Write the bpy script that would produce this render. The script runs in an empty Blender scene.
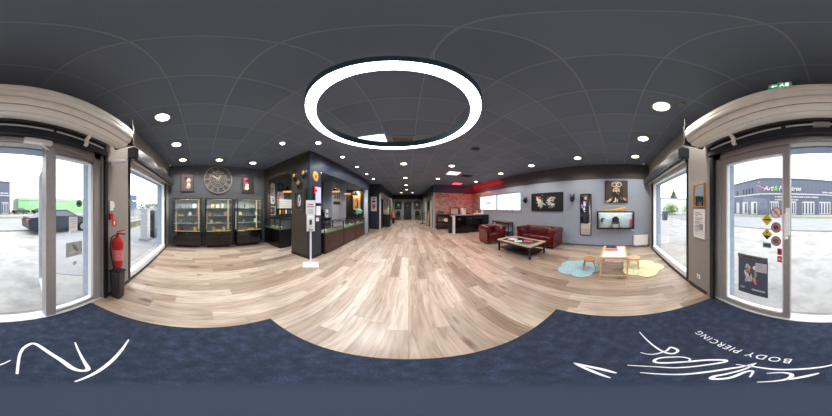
import bpy, math, random
from mathutils import Vector, Matrix
R = math.radians
rnd = random.Random(7)
C = bpy.context.scene.collection
sc = bpy.context.scene

# ------------------------------------------------------------------ camera, sky, exposure
cam_d = bpy.data.cameras.new('camera')
cam_d.type = 'PANO'
try:
    cam_d.cycles.panorama_type = 'EQUIRECTANGULAR'
except Exception:
    cam_d.panorama_type = 'EQUIRECTANGULAR'
cam_d.clip_start = 0.02
cam_d.clip_end = 500
cam = bpy.data.objects.new('camera', cam_d)
cam.location = (0, 0, 1.5)
cam.rotation_euler = (R(90), 0, R(-3.29))
C.objects.link(cam)
sc.camera = cam

world = bpy.data.worlds.new('overcast_sky')
sc.world = world
world.use_nodes = True
wn = world.node_tree
wn.nodes.clear()
w_out = wn.nodes.new('ShaderNodeOutputWorld')
w_bg = wn.nodes.new('ShaderNodeBackground')
w_noise = wn.nodes.new('ShaderNodeTexNoise'); w_noise.inputs['Scale'].default_value = 3.0
w_ramp = wn.nodes.new('ShaderNodeValToRGB')
w_ramp.color_ramp.elements[0].color = (0.86, 0.92, 1.0, 1)
w_ramp.color_ramp.elements[1].color = (1, 1, 1, 1)
wn.links.new(w_noise.outputs['Fac'], w_ramp.inputs['Fac'])
wn.links.new(w_ramp.outputs['Color'], w_bg.inputs['Color'])
w_bg.inputs['Strength'].default_value = 2.6
wn.links.new(w_bg.outputs['Background'], w_out.inputs['Surface'])

sc.view_settings.view_transform = 'Standard'
sc.view_settings.look = 'None'
sc.view_settings.gamma = 1
sc.view_settings.use_curve_mapping = False
sc.view_settings.exposure = 0.32
sc.cycles.transparent_max_bounces = 24
sc.cycles.sample_clamp_indirect = 4.0
sc.cycles.use_denoising = True
try:
    sc.cycles.denoiser = 'OPENIMAGEDENOISE'
except Exception:
    pass

DOWN_W, SPOT_W, RING_E = 24.0, 20.0, 8.0
PORTALS = [(-3.4, -1.30, 1.2, 2.6, 2.3), (0, -1.34, 1.1, 2.5, 2.1), (3.35, -1.30, 1.2, 2.5, 2.3)]
for (x, y, z, w, h) in PORTALS:
    ld = bpy.data.lights.new('daylight_portal', 'AREA')
    ld.shape = 'RECTANGLE'; ld.size = w; ld.size_y = h
    ld.cycles.is_portal = True
    lo = bpy.data.objects.new('daylight_portal', ld)
    lo.location = (x, y, z)
    lo.rotation_euler = (R(90), 0, 0)   # light travels along local -Z = world +Y
    C.objects.link(lo)

# ------------------------------------------------------------------ materials
def lin(c):
    c = c / 255.0
    return c / 12.92 if c <= 0.04045 else ((c + 0.055) / 1.055) ** 2.4
def L3(c, a=1.0):
    return (lin(c[0]), lin(c[1]), lin(c[2]), a)
_M = {}
def pm(name, rgb, rough=0.5, metal=0.0, var=0.08, scale=12.0, bump=0.0, bscale=60.0, coat=0.0):
    if name in _M: return _M[name]
    m = bpy.data.materials.new(name); m.use_nodes = True
    nt = m.node_tree; b = nt.nodes['Principled BSDF']
    b.inputs['Roughness'].default_value = rough
    b.inputs['Metallic'].default_value = metal
    if coat: b.inputs['Coat Weight'].default_value = coat
    tc = nt.nodes.new('ShaderNodeTexCoord')
    n = nt.nodes.new('ShaderNodeTexNoise'); n.inputs['Scale'].default_value = scale
    nt.links.new(tc.outputs['Object'], n.inputs['Vector'])
    r = nt.nodes.new('ShaderNodeValToRGB')
    c = L3(rgb)
    r.color_ramp.elements[0].position = 0.3; r.color_ramp.elements[1].position = 0.7
    r.color_ramp.elements[0].color = tuple(v * (1 - var) for v in c[:3]) + (1,)
    r.color_ramp.elements[1].color = tuple(min(1, v * (1 + var)) for v in c[:3]) + (1,)
    nt.links.new(n.outputs['Fac'], r.inputs['Fac'])
    nt.links.new(r.outputs['Color'], b.inputs['Base Color'])
    if bump:
        n2 = nt.nodes.new('ShaderNodeTexNoise'); n2.inputs['Scale'].default_value = bscale
        nt.links.new(tc.outputs['Object'], n2.inputs['Vector'])
        bp = nt.nodes.new('ShaderNodeBump'); bp.inputs['Strength'].default_value = bump
        bp.inputs['Distance'].default_value = 0.01
        nt.links.new(n2.outputs['Fac'], bp.inputs['Height'])
        nt.links.new(bp.outputs['Normal'], b.inputs['Normal'])
    _M[name] = m
    return m
def em(name, rgb, strength):
    if name in _M: return _M[name]
    m = bpy.data.materials.new(name); m.use_nodes = True
    nt = m.node_tree; nt.nodes.clear()
    o = nt.nodes.new('ShaderNodeOutputMaterial'); e = nt.nodes.new('ShaderNodeEmission')
    e.inputs['Color'].default_value = L3(rgb); e.inputs['Strength'].default_value = strength
    nt.links.new(e.outputs[0], o.inputs['Surface'])
    _M[name] = m
    return m
def thin_glass(name, refl=0.07, tint=(255, 255, 255)):
    m = bpy.data.materials.new(name); m.use_nodes = True
    nt = m.node_tree; nt.nodes.clear()
    o = nt.nodes.new('ShaderNodeOutputMaterial'); mx = nt.nodes.new('ShaderNodeMixShader')
    t = nt.nodes.new('ShaderNodeBsdfTransparent'); t.inputs['Color'].default_value = L3(tint)
    g = nt.nodes.new('ShaderNodeBsdfGlossy'); g.inputs['Roughness'].default_value = 0.02
    lw = nt.nodes.new('ShaderNodeLayerWeight'); lw.inputs['Blend'].default_value = 0.15
    mp = nt.nodes.new('ShaderNodeMath'); mp.operation = 'MULTIPLY_ADD'
    mp.inputs[1].default_value = 0.45; mp.inputs[2].default_value = refl
    nt.links.new(lw.outputs['Facing'], mp.inputs[0])
    nt.links.new(mp.outputs[0], mx.inputs['Fac'])
    nt.links.new(t.outputs[0], mx.inputs[1]); nt.links.new(g.outputs[0], mx.inputs[2])
    nt.links.new(mx.outputs[0], o.inputs['Surface'])
    return m
def nodes_mat(name, rough=0.5):
    m = bpy.data.materials.new(name); m.use_nodes = True
    nt = m.node_tree; b = nt.nodes['Principled BSDF']; b.inputs['Roughness'].default_value = rough
    tc = nt.nodes.new('ShaderNodeTexCoord')
    sp = nt.nodes.new('ShaderNodeSeparateXYZ'); nt.links.new(tc.outputs['Object'], sp.inputs[0])
    def mt(op, a, b2=None, c2=None):
        n = nt.nodes.new('ShaderNodeMath'); n.operation = op
        for i, v in enumerate((a, b2, c2)):
            if v is None: continue
            if isinstance(v, (int, float)): n.inputs[i].default_value = v
            else: nt.links.new(v, n.inputs[i])
        return n.outputs[0]
    return m, nt, b, tc, sp, mt
def ramp(nt, fac, stops):
    r = nt.nodes.new('ShaderNodeValToRGB')
    while len(r.color_ramp.elements) < len(stops): r.color_ramp.elements.new(0.5)
    for e, (p, c) in zip(r.color_ramp.elements, stops):
        e.position = p; e.color = L3(c)
    nt.links.new(fac, r.inputs['Fac'])
    return r.outputs['Color']
def mixc(nt, mode, fac, a, b):
    n = nt.nodes.new('ShaderNodeMixRGB'); n.blend_type = mode
    for i, v in enumerate((fac, a, b)):
        if isinstance(v, (int, float)): n.inputs[i].default_value = v
        elif isinstance(v, tuple): n.inputs[i].default_value = v
        else: nt.links.new(v, n.inputs[i])
    return n.outputs[0]

def floor_mat():
    m, nt, b, tc, sp, mt = nodes_mat('oak_plank_floor', 0.33)
    W, LN = 0.19, 1.35
    row = mt('FLOOR', mt('DIVIDE', sp.outputs['X'], W))
    wr = nt.nodes.new('ShaderNodeTexWhiteNoise'); wr.noise_dimensions = '1D'; nt.links.new(row, wr.inputs['W'])
    yy = mt('DIVIDE', mt('ADD', sp.outputs['Y'], mt('MULTIPLY', wr.outputs['Value'], LN)), LN)
    col = mt('FLOOR', yy)
    cb = nt.nodes.new('ShaderNodeCombineXYZ'); nt.links.new(row, cb.inputs[0]); nt.links.new(col, cb.inputs[1])
    wn2 = nt.nodes.new('ShaderNodeTexWhiteNoise'); wn2.noise_dimensions = '3D'; nt.links.new(cb.outputs[0], wn2.inputs['Vector'])
    base = ramp(nt, wn2.outputs['Value'], [(0, (150, 130, 115)), (0.3, (174, 155, 138)), (0.6, (190, 172, 156)), (0.85, (202, 188, 174)), (1, (160, 143, 128))])
    # grain, stretched along the plank and shifted per plank
    sh = nt.nodes.new('ShaderNodeVectorMath'); sh.operation = 'MULTIPLY_ADD'
    nt.links.new(cb.outputs[0], sh.inputs[0]); sh.inputs[1].default_value = (3.7, 5.1, 0); nt.links.new(tc.outputs['Object'], sh.inputs[2])
    mp = nt.nodes.new('ShaderNodeMapping'); mp.inputs['Scale'].default_value = (9, 0.9, 1)
    nt.links.new(sh.outputs[0], mp.inputs['Vector'])
    ns = nt.nodes.new('ShaderNodeTexNoise'); ns.inputs['Scale'].default_value = 2.2; ns.inputs['Detail'].default_value = 6; ns.inputs['Distortion'].default_value = 0.9
    nt.links.new(mp.outputs[0], ns.inputs['Vector'])
    gr = ramp(nt, ns.outputs['Fac'], [(0.3, (150, 138, 130)), (0.5, (215, 210, 205)), (0.72, (255, 255, 255))])
    c1 = mixc(nt, 'MULTIPLY', 0.65, base, gr)
    # knots
    mp2 = nt.nodes.new('ShaderNodeMapping'); mp2.inputs['Scale'].default_value = (3.2, 1.1, 1)
    nt.links.new(sh.outputs[0], mp2.inputs['Vector'])
    vo = nt.nodes.new('ShaderNodeTexVoronoi'); vo.inputs['Scale'].default_value = 1.0
    nt.links.new(mp2.outputs[0], vo.inputs['Vector'])
    kn = ramp(nt, vo.outputs['Distance'], [(0.03, (95, 70, 55)), (0.09, (190, 175, 160)), (0.16, (255, 255, 255))])
    c2 = mixc(nt, 'MULTIPLY', 0.8, c1, kn)
    fx = mt('FRACT', mt('DIVIDE', sp.outputs['X'], W)); ex = mt('LESS_THAN', fx, 0.018)
    fy = mt('FRACT', yy); ey = mt('LESS_THAN', fy, 0.003)
    edge = mt('MAXIMUM', ex, ey)
    c3 = mixc(nt, 'MIX', mt('MULTIPLY', edge, 0.6), c2, L3((86, 68, 56)))
    nt.links.new(c3, b.inputs['Base Color'])
    bp = nt.nodes.new('ShaderNodeBump'); bp.inputs['Strength'].default_value = 0.15; bp.inputs['Distance'].default_value = 0.004
    nt.links.new(ns.outputs['Fac'], bp.inputs['Height']); nt.links.new(bp.outputs[0], b.inputs['Normal'])
    return m
def ceiling_mat():
    m, nt, b, tc, sp, mt = nodes_mat('charcoal_tile_ceiling', 0.75)
    P = 0.61
    def near(o, off, w):
        f = mt('FRACT', mt('DIVIDE', mt('ADD', o, off + 100 * P), P))
        return mt('LESS_THAN', f, w)
    lx = near(sp.outputs['X'], -0.135 + 0.007, 0.024); ly = near(sp.outputs['Y'], 0.285 + 0.007, 0.024)
    line = mt('MAXIMUM', lx, ly)
    ns = nt.nodes.new('ShaderNodeTexNoise'); ns.inputs['Scale'].default_value = 120; nt.links.new(tc.outputs['Object'], ns.inputs['Vector'])
    fx = mt('FLOOR', mt('DIVIDE', mt('ADD', sp.outputs['X'], -0.135 + 100 * P), P)); fy = mt('FLOOR', mt('DIVIDE', mt('ADD', sp.outputs['Y'], 0.285 + 100 * P), P))
    cb = nt.nodes.new('ShaderNodeCombineXYZ'); nt.links.new(fx, cb.inputs[0]); nt.links.new(fy, cb.inputs[1])
    wv = nt.nodes.new('ShaderNodeTexWhiteNoise'); nt.links.new(cb.outputs[0], wv.inputs['Vector'])
    mixv = mt('ADD', mt('MULTIPLY', ns.outputs['Fac'], 0.6), mt('MULTIPLY', wv.outputs['Value'], 0.4))
    tile = ramp(nt, mixv, [(0.2, (96, 107, 124)), (0.8, (110, 121, 139))])
    c = mixc(nt, 'MIX', line, tile, L3((120, 129, 145)))
    nt.links.new(c, b.inputs['Base Color'])
    nt.links.new(mt('MULTIPLY_ADD', line, -0.4, 0.8), b.inputs['Roughness'])
    bp = nt.nodes.new('ShaderNodeBump'); bp.inputs['Strength'].default_value = 0.2; bp.inputs['Distance'].default_value = 0.004
    nt.links.new(mt('SUBTRACT', ns.outputs['Fac'], line), bp.inputs['Height']); nt.links.new(bp.outputs[0], b.inputs['Normal'])
    return m
def carpet_mat():
    m, nt, b, tc, sp, mt = nodes_mat('navy_carpet_pile', 0.95)
    n1 = nt.nodes.new('ShaderNodeTexNoise'); n1.inputs['Scale'].default_value = 140; n1.inputs['Detail'].default_value = 3
    n2 = nt.nodes.new('ShaderNodeTexNoise'); n2.inputs['Scale'].default_value = 13; n2.inputs['Detail'].default_value = 6
    for n in (n1, n2): nt.links.new(tc.outputs['Object'], n.inputs['Vector'])
    v = mt('ADD', mt('MULTIPLY', n1.outputs['Fac'], 0.5), mt('MULTIPLY', n2.outputs['Fac'], 0.5))
    pile = ramp(nt, v, [(0.30, (18, 26, 42)), (0.5, (36, 46, 68)), (0.70, (60, 72, 98))])
    # a smooth, slightly lighter round patch in the middle of the mat
    d = mt('SQRT', mt('ADD', mt('POWER', mt('ABSOLUTE', sp.outputs['X']), 2.0), mt('POWER', mt('ABSOLUTE', sp.outputs['Y']), 2.0)))
    f = nt.nodes.new('ShaderNodeMapRange'); f.interpolation_type = 'SMOOTHSTEP'
    f.inputs['From Min'].default_value = 0.30; f.inputs['From Max'].default_value = 0.46
    f.inputs['To Min'].default_value = 1.0; f.inputs['To Max'].default_value = 0.0
    nt.links.new(mt('ADD', d, mt('MULTIPLY', n2.outputs['Fac'], 0.06)), f.inputs['Value'])
    c = mixc(nt, 'MIX', f.outputs[0], pile, L3((45, 56, 78)))
    nt.links.new(c, b.inputs['Base Color'])
    bp = nt.nodes.new('ShaderNodeBump'); bp.inputs['Distance'].default_value = 0.01
    nt.links.new(mt('MULTIPLY_ADD', f.outputs[0], -0.7, 0.8), bp.inputs['Strength'])
    nt.links.new(n1.outputs['Fac'], bp.inputs['Height']); nt.links.new(bp.outputs[0], b.inputs['Normal'])
    return m
def brick_mat(name='red_brick', axis='X'):
    m, nt, b, tc, sp, mt = nodes_mat(name, 0.85)
    cb = nt.nodes.new('ShaderNodeCombineXYZ')
    nt.links.new(sp.outputs[axis], cb.inputs[0]); nt.links.new(sp.outputs['Z'], cb.inputs[1])
    br = nt.nodes.new('ShaderNodeTexBrick'); br.inputs['Scale'].default_value = 1.0
    br.inputs['Brick Width'].default_value = 0.22; br.inputs['Row Height'].default_value = 0.072
    br.inputs['Mortar Size'].default_value = 0.007
    br.inputs['Color1'].default_value = L3((204, 164, 148)); br.inputs['Color2'].default_value = L3((116, 112, 120))
    br.inputs['Mortar'].default_value = L3((168, 146, 134)); br.inputs['Bias'].default_value = -0.1
    nt.links.new(cb.outputs[0], br.inputs['Vector'])
    n2 = nt.nodes.new('ShaderNodeTexNoise'); n2.inputs['Scale'].default_value = 5; nt.links.new(tc.outputs['Object'], n2.inputs['Vector'])
    c = mixc(nt, 'MULTIPLY', 0.5, br.outputs['Color'], ramp(nt, n2.outputs['Fac'], [(0.3, (190, 170, 165)), (0.7, (255, 245, 240))]))
    nt.links.new(c, b.inputs['Base Color'])
    bp = nt.nodes.new('ShaderNodeBump'); bp.inputs['Strength'].default_value = 0.5; bp.inputs['Distance'].default_value = 0.01; bp.invert = True
    nt.links.new(br.outputs['Fac'], bp.inputs['Height']); nt.links.new(bp.outputs[0], b.inputs['Normal'])
    return m
def wood_mat(name, a, b_, axis=0, rough=0.4, sc_=(1.5, 14, 14)):
    m, nt, b, tc, sp, mt = nodes_mat(name, rough)
    mp = nt.nodes.new('ShaderNodeMapping')
    s = list(sc_); s = s[:1] + s[1:]
    if axis == 1: s = [sc_[1], sc_[0], sc_[2]]
    if axis == 2: s = [sc_[1], sc_[2], sc_[0]]
    mp.inputs['Scale'].default_value = s
    nt.links.new(tc.outputs['Object'], mp.inputs['Vector'])
    ns = nt.nodes.new('ShaderNodeTexNoise'); ns.inputs['Scale'].default_value = 1.6; ns.inputs['Detail'].default_value = 5; ns.inputs['Distortion'].default_value = 1.2
    nt.links.new(mp.outputs[0], ns.inputs['Vector'])
    nt.links.new(ramp(nt, ns.outputs['Fac'], [(0.3, a), (0.7, b_)]), b.inputs['Base Color'])
    return m
def ground_mat(name, cols, scale, rough=0.9):
    m, nt, b, tc, sp, mt = nodes_mat(name, rough)
    n = nt.nodes.new('ShaderNodeTexNoise'); n.inputs['Scale'].default_value = scale; n.inputs['Detail'].default_value = 8; n.inputs['Roughness'].default_value = 0.65
    nt.links.new(tc.outputs['Object'], n.inputs['Vector'])
    nt.links.new(ramp(nt, n.outputs['Fac'], cols), b.inputs['Base Color'])
    return m
def clad_mat(name, a, b_, per=0.6, axis='X'):
    m, nt, b, tc, sp, mt = nodes_mat(name, 0.5)
    f = mt('FRACT', mt('DIVIDE', sp.outputs[axis], per))
    nt.links.new(mixc(nt, 'MIX', mt('LESS_THAN', f, 0.08), L3(a), L3(b_)), b.inputs['Base Color'])
    return m

M_floor = floor_mat(); M_ceil = ceiling_mat(); M_carpet = carpet_mat(); M_brick = brick_mat(); M_brick_side = brick_mat('red_brick_side', 'Y')
glass = thin_glass('clear_glass', 0.02)
case_glass = thin_glass('showcase_glass', 0.05, (250, 253, 252))
wall_blue = pm('blue_grey_paint', (150, 160, 176), 0.7, var=0.03, scale=3)
wall_dark = pm('slate_paint', (84, 89, 98), 0.75, var=0.04, scale=3)
wall_band = pm('dark_band_paint', (72, 70, 74), 0.7, var=0.04)
wall_taupe = pm('taupe_paint', (146, 142, 138), 0.65, var=0.03, scale=3)
wall_navy = pm('navy_black_paint', (36, 41, 54), 0.42, var=0.06, scale=3)
wall_olive = pm('olive_black_paint', (56, 51, 42), 0.5, var=0.06, scale=3)
wall_light = pm('pale_grey_paint', (166, 172, 182), 0.7, var=0.03)
black = pm('satin_black', (20, 20, 22), 0.35, var=0.1)
black_gloss = pm('gloss_black', (14, 13, 14), 0.08, var=0.1)
black_matte = pm('matt_black', (26, 27, 30), 0.7)
dark_metal = pm('dark_grey_metal', (62, 66, 72), 0.35, 0.6)
alu = pm('grey_aluminium', (166, 163, 162), 0.4, 0.3, 0.04)
alu_light = pm('pale_aluminium', (205, 208, 212), 0.4, 0.2, 0.03)
white = pm('white_plastic', (232, 233, 234), 0.4, var=0.02)
white_metal = pm('white_metal', (240, 241, 243), 0.3, var=0.02)
cream = pm('cream_slat', (242, 240, 234), 0.45, var=0.03)
reveal = pm('pale_blue_render', (150, 168, 188), 0.8, var=0.05, bump=0.3)
chrome = pm('chrome', (205, 205, 208), 0.12, 1.0, 0.02)
gold = pm('gold', (206, 170, 90), 0.4, 0.4, 0.05)
paper = pm('white_paper', (236, 236, 238), 0.7, var=0.02)
red_paint = pm('red_paint', (186, 28, 30), 0.3, var=0.05)
walnut = wood_mat('walnut_panel', (38, 20, 14), (72, 41, 28), 1, 0.4, (1.2, 12, 12))
oak = wood_mat('pale_birch', (206, 168, 124), (230, 200, 160), 1, 0.45)
pine_dark = wood_mat('honey_pine', (170, 122, 74), (196, 150, 98), 1, 0.45)
leather = pm('oxblood_leather', (88, 9, 15), 0.2, var=0.15, scale=9, bump=0.15, bscale=90, coat=0.3)
print_black = pm('print_black', (16, 17, 20), 0.5)

# ------------------------------------------------------------------ mesh helpers
FACES = {'-Y': (Vector((1, 0, 0)), Vector((0, -1, 0))), '+Y': (Vector((-1, 0, 0)), Vector((0, 1, 0))),
         '-X': (Vector((0, -1, 0)), Vector((-1, 0, 0))), '+X': (Vector((0, 1, 0)), Vector((1, 0, 0)))}
UP = Vector((0, 0, 1))
def root_loc(p):
    while p.parent: p = p.parent
    return p.location
class MB:
    def __init__(s): s.v = []; s.f = []; s.mi = []; s.k = 0
    def add(s, vs, fs):
        b = len(s.v); s.v += [Vector(v) for v in vs]; s.f += [[b + i for i in f] for f in fs]; s.mi += [s.k] * len(fs); return s
    def mat(s, k): s.k = k; return s
    def box(s, x0, x1, y0, y1, z0, z1):
        x0, x1 = sorted((x0, x1)); y0, y1 = sorted((y0, y1)); z0, z1 = sorted((z0, z1))
        return s.add([(x0, y0, z0), (x1, y0, z0), (x1, y1, z0), (x0, y1, z0), (x0, y0, z1), (x1, y0, z1), (x1, y1, z1), (x0, y1, z1)],
                     [(0, 3, 2, 1), (4, 5, 6, 7), (0, 1, 5, 4), (1, 2, 6, 5), (2, 3, 7, 6), (3, 0, 4, 7)])
    def obox(s, o, ax, ay, az):   # centre, half-axis vectors
        o, ax, ay, az = map(Vector, (o, ax, ay, az))
        vs = [o + i * ax + j * ay + k * az for k in (-1, 1) for i, j in ((-1, -1), (1, -1), (1, 1), (-1, 1))]
        return s.add(vs, [(0, 3, 2, 1), (4, 5, 6, 7), (0, 1, 5, 4), (1, 2, 6, 5), (2, 3, 7, 6), (3, 0, 4, 7)])
    def wbox(s, o, face, u0, u1, v0, v1, n0, n1):
        r, n = FACES[face]; o = Vector(o)
        a = o + r * u0 + UP * v0 + n * n0; b = o + r * u1 + UP * v1 + n * n1
        return s.box(a.x, b.x, a.y, b.y, a.z, b.z)
    def wpoly(s, o, face, pts, n0, n1):
        r, n = FACES[face]; o = Vector(o)
        a = [o + r * u + UP * v + n * n0 for u, v in pts]; b = [o + r * u + UP * v + n * n1 for u, v in pts]
        k = len(pts)
        return s.add(a + b, [tuple(range(k))[::-1], tuple(range(k, 2 * k))] + [(i, (i + 1) % k, k + (i + 1) % k, k + i) for i in range(k)])
    def prism(s, pts, z0, z1):
        k = len(pts)
        return s.add([(x, y, z0) for x, y in pts] + [(x, y, z1) for x, y in pts],
                     [tuple(range(k))[::-1], tuple(range(k, 2 * k))] + [(i, (i + 1) % k, k + (i + 1) % k, k + i) for i in range(k)])
    def cyl(s, p0, p1, r0, r1=None, n=16, caps=True):
        r1 = r0 if r1 is None else r1
        p0, p1 = Vector(p0), Vector(p1); d = (p1 - p0).normalized()
        a = d.orthogonal().normalized(); b = d.cross(a)
        vs = [p + (a * math.cos(t) + b * math.sin(t)) * r for p, r in ((p0, r0), (p1, r1)) for t in [2 * math.pi * i / n for i in range(n)]]
        fs = [(i, (i + 1) % n, n + (i + 1) % n, n + i) for i in range(n)]
        if caps: fs += [tuple(range(n))[::-1], tuple(range(n, 2 * n))]
        return s.add(vs, fs)
    def tube(s, pts, r, n=8):
        pts = [Vector(p) for p in pts]; rings = []
        for i, p in enumerate(pts):
            d = (pts[min(i + 1, len(pts) - 1)] - pts[max(i - 1, 0)]).normalized()
            ref = Vector((0, 0, 1)) if abs(d.z) < 0.9 else Vector((1, 0, 0))
            a = d.cross(ref).normalized(); b = d.cross(a)
            rr = r[i] if isinstance(r, (list, tuple)) else r
            rings.append([p + (a * math.cos(2 * math.pi * k / n) + b * math.sin(2 * math.pi * k / n)) * rr for k in range(n)])
        vs = [v for rg in rings for v in rg]; fs = []
        for i in range(len(pts) - 1):
            for k in range(n):
                fs.append((i * n + k, i * n + (k + 1) % n, (i + 1) * n + (k + 1) % n, (i + 1) * n + k))
        fs += [tuple(range(n))[::-1], tuple((len(pts) - 1) * n + k for k in range(n))]
        return s.add(vs, fs)
    def lathe(s, c, prof, n=24, axis='Z'):
        c = Vector(c); vs = []; fs = []
        for r, h in prof:
            for k in range(n):
                t = 2 * math.pi * k / n; a, b = r * math.cos(t), r * math.sin(t)
                if axis == 'Z': vs.append(c + Vector((a, b, h)))
                elif axis == 'X': vs.append(c + Vector((h, a, b)))
                else: vs.append(c + Vector((a, h, b)))
        m = len(prof)
        for i in range(m - 1):
            for k in range(n):
                fs.append((i * n + k, i * n + (k + 1) % n, (i + 1) * n + (k + 1) % n, (i + 1) * n + k))
        shut = prof[0] == prof[-1]
        if prof[0][0] > 1e-4 and not shut: fs.append(tuple(range(n))[::-1])
        if prof[-1][0] > 1e-4 and not shut: fs.append(tuple((m - 1) * n + k for k in range(n)))
        return s.add(vs, fs)
    def ball(s, c, rx, ry=None, rz=None, n=14, m=9, rot=None):
        ry = ry or rx; rz = rz or rx; c = Vector(c); vs = []; fs = []
        for i in range(m + 1):
            ph = math.pi * i / m
            for k in range(n):
                t = 2 * math.pi * k / n
                v = Vector((rx * math.sin(ph) * math.cos(t), ry * math.sin(ph) * math.sin(t), rz * math.cos(ph)))
                if rot: v = rot @ v
                vs.append(c + v)
        for i in range(m):
            for k in range(n):
                fs.append((i * n + k, (i + 1) * n + k, (i + 1) * n + (k + 1) % n, i * n + (k + 1) % n))
        return s.add(vs, fs)
    def build(s, name, mats, parent=None, local=False, smooth=False, bevel=0.0, label=None):
        me = bpy.data.meshes.new(name)
        vs = s.v
        if parent is not None and not local:
            o = root_loc(parent); vs = [v - o for v in vs]
        loc = Vector((0, 0, 0))
        if parent is None and not local and name != 'x' and vs:
            mn = Vector((min(v.x for v in vs), min(v.y for v in vs), min(v.z for v in vs)))
            mx = Vector((max(v.x for v in vs), max(v.y for v in vs), max(v.z for v in vs)))
            if not s.__dict__.get('keep'):
                loc = Vector(((mn.x + mx.x) / 2, (mn.y + mx.y) / 2, mn.z)); vs = [v - loc for v in vs]
        me.from_pydata([tuple(v) for v in vs], [], s.f)
        if not isinstance(mats, (list, tuple)): mats = [mats]
        for m in mats: me.materials.append(m)
        if len(mats) > 1:
            for p, k in zip(me.polygons, s.mi): p.material_index = k
        me.validate(); me.update()
        if smooth:
            for p in me.polygons: p.use_smooth = True
            try: me.set_sharp_from_angle(angle=R(40))
            except Exception: pass
        ob = bpy.data.objects.new(name, me); ob.location = loc; C.objects.link(ob)
        if parent is not None: ob.parent = parent
        if bevel:
            bm = ob.modifiers.new('bevel', 'BEVEL'); bm.width = bevel; bm.segments = 2; bm.limit_method = 'ANGLE'
        if label: ob['label'] = label
        return ob
def tag(o, label, cat, group=None, kind=None):
    o['label'] = label; o['category'] = cat
    if group: o['group'] = group
    if kind: o['kind'] = kind
    return o
def thing(name, label, cat, loc=(0, 0, 0), rz=0.0, group=None):
    o = bpy.data.objects.new(name, None); C.objects.link(o)
    o.location = loc; o.rotation_euler = (0, 0, rz); o.empty_display_size = 0.1
    return tag(o, label, cat, group)
def struct(o):
    o['kind'] = 'structure'; return o
def kids(o): return [c for c in bpy.data.objects if c.parent == o]
def copy_thing(o, loc, rz=None, label=None, group=None):
    r = o.copy(); C.objects.link(r); r.location = loc
    if rz is not None: r.rotation_euler = (0, 0, rz)
    if label: r['label'] = label
    if group: r['group'] = group
    for ch in kids(o):
        c = ch.copy(); C.objects.link(c); c.parent = r
        for g in kids(ch):
            d = g.copy(); C.objects.link(d); d.parent = c
    return r
def S(name, mats, *boxes, **kw):
    b = MB(); b.keep = True
    for bx in boxes: b.box(*bx)
    return struct(b.build(name, mats, **kw))
def to_mesh(ob):
    bpy.context.view_layer.update()
    dg = bpy.context.evaluated_depsgraph_get()
    me = bpy.data.meshes.new_from_object(ob.evaluated_get(dg))
    o2 = bpy.data.objects.new(ob.name, me); o2.parent = ob.parent; o2.location = ob.location; o2.rotation_euler = ob.rotation_euler
    nm = ob.name; C.objects.link(o2); bpy.data.objects.remove(ob, do_unlink=True); o2.name = nm
    return o2
def text(name, body, size, o, face, mat, parent=None, extrude=0.001, align='CENTER', shear=0.0, rot_floor=False, lay=0.0, spacing=1.0):
    cu = bpy.data.curves.new(name, 'FONT'); cu.body = body; cu.size = size; cu.extrude = extrude; cu.align_x = align; cu.align_y = 'CENTER'; cu.shear = shear; cu.space_character = spacing
    cu.materials.append(mat)
    ob = bpy.data.objects.new(name, cu); C.objects.link(ob)
    o = Vector(o)
    if rot_floor: ob.rotation_euler = (0, 0, lay)
    else:
        rz = {'-Y': 0, '+Y': 180, '-X': -90, '+X': 90}[face]
        ob.rotation_euler = (R(90), 0, R(rz))
    if parent is not None:
        ob.parent = parent; ob.location = o - root_loc(parent)
    else: ob.location = o
    return to_mesh(ob)

# art prints: shapes in unit coordinates of the sheet
_cols = {}
def cm(rgb):
    k = 'ink_%d_%d_%d' % rgb
    return pm(k, rgb, 0.55, var=0.12, scale=25)
def ell(cx, cy, rx, ry, a=0, n=16):
    ca, sa = math.cos(R(a)), math.sin(R(a))
    return [(cx + rx * math.cos(t) * ca - ry * math.sin(t) * sa, cy + rx * math.cos(t) * sa + ry * math.sin(t) * ca) for t in [2 * math.pi * i / n for i in range(n)]]
def art(parent, o, face, w, h, bg, shapes, n0=0.0, name='print', step=0.0006):
    cols = [bg]
    b = MB(); b.mat(0).wbox(o, face, -w / 2, w / 2, -h / 2, h / 2, n0, n0 + 0.003)
    for i, (pts, col) in enumerate(shapes):
        if col not in cols: cols.append(col)
        b.mat(cols.index(col))
        b.wpoly(o, face, [((u - 0.5) * w, (v - 0.5) * h) for u, v in pts], n0 + 0.003, n0 + 0.003 + step * (i + 1))
    return b.build(name, [cm(c) for c in cols], parent)
def frame(parent, o, face, w, h, t, d, mat, name='frame'):
    b = MB()
    b.wbox(o, face, -w / 2, w / 2, h / 2 - t, h / 2, 0, d).wbox(o, face, -w / 2, w / 2, -h / 2, -h / 2 + t, 0, d)
    b.wbox(o, face, -w / 2, -w / 2 + t, -h / 2 + t, h / 2 - t, 0, d).wbox(o, face, w / 2 - t, w / 2, -h / 2 + t, h / 2 - t, 0, d)
    return b.build(name, mat, parent)
def picture(name, label, cat, o, face, w, h, bg, shapes, fm=None, t=0.03, d=0.03, group=None):
    r, n = FACES[face]
    o = Vector(o) + n * 0.002
    th = thing(name, label, cat, (o.x, o.y, o.z - h / 2), group=group)
    if fm: frame(th, o, face, w, h, t, d, fm)
    art(th, o, face, w - (1.96 * t if fm else 0), h - (1.96 * t if fm else 0), bg, shapes, 0.004 if fm else 0.02 * 0)
    return th

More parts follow.
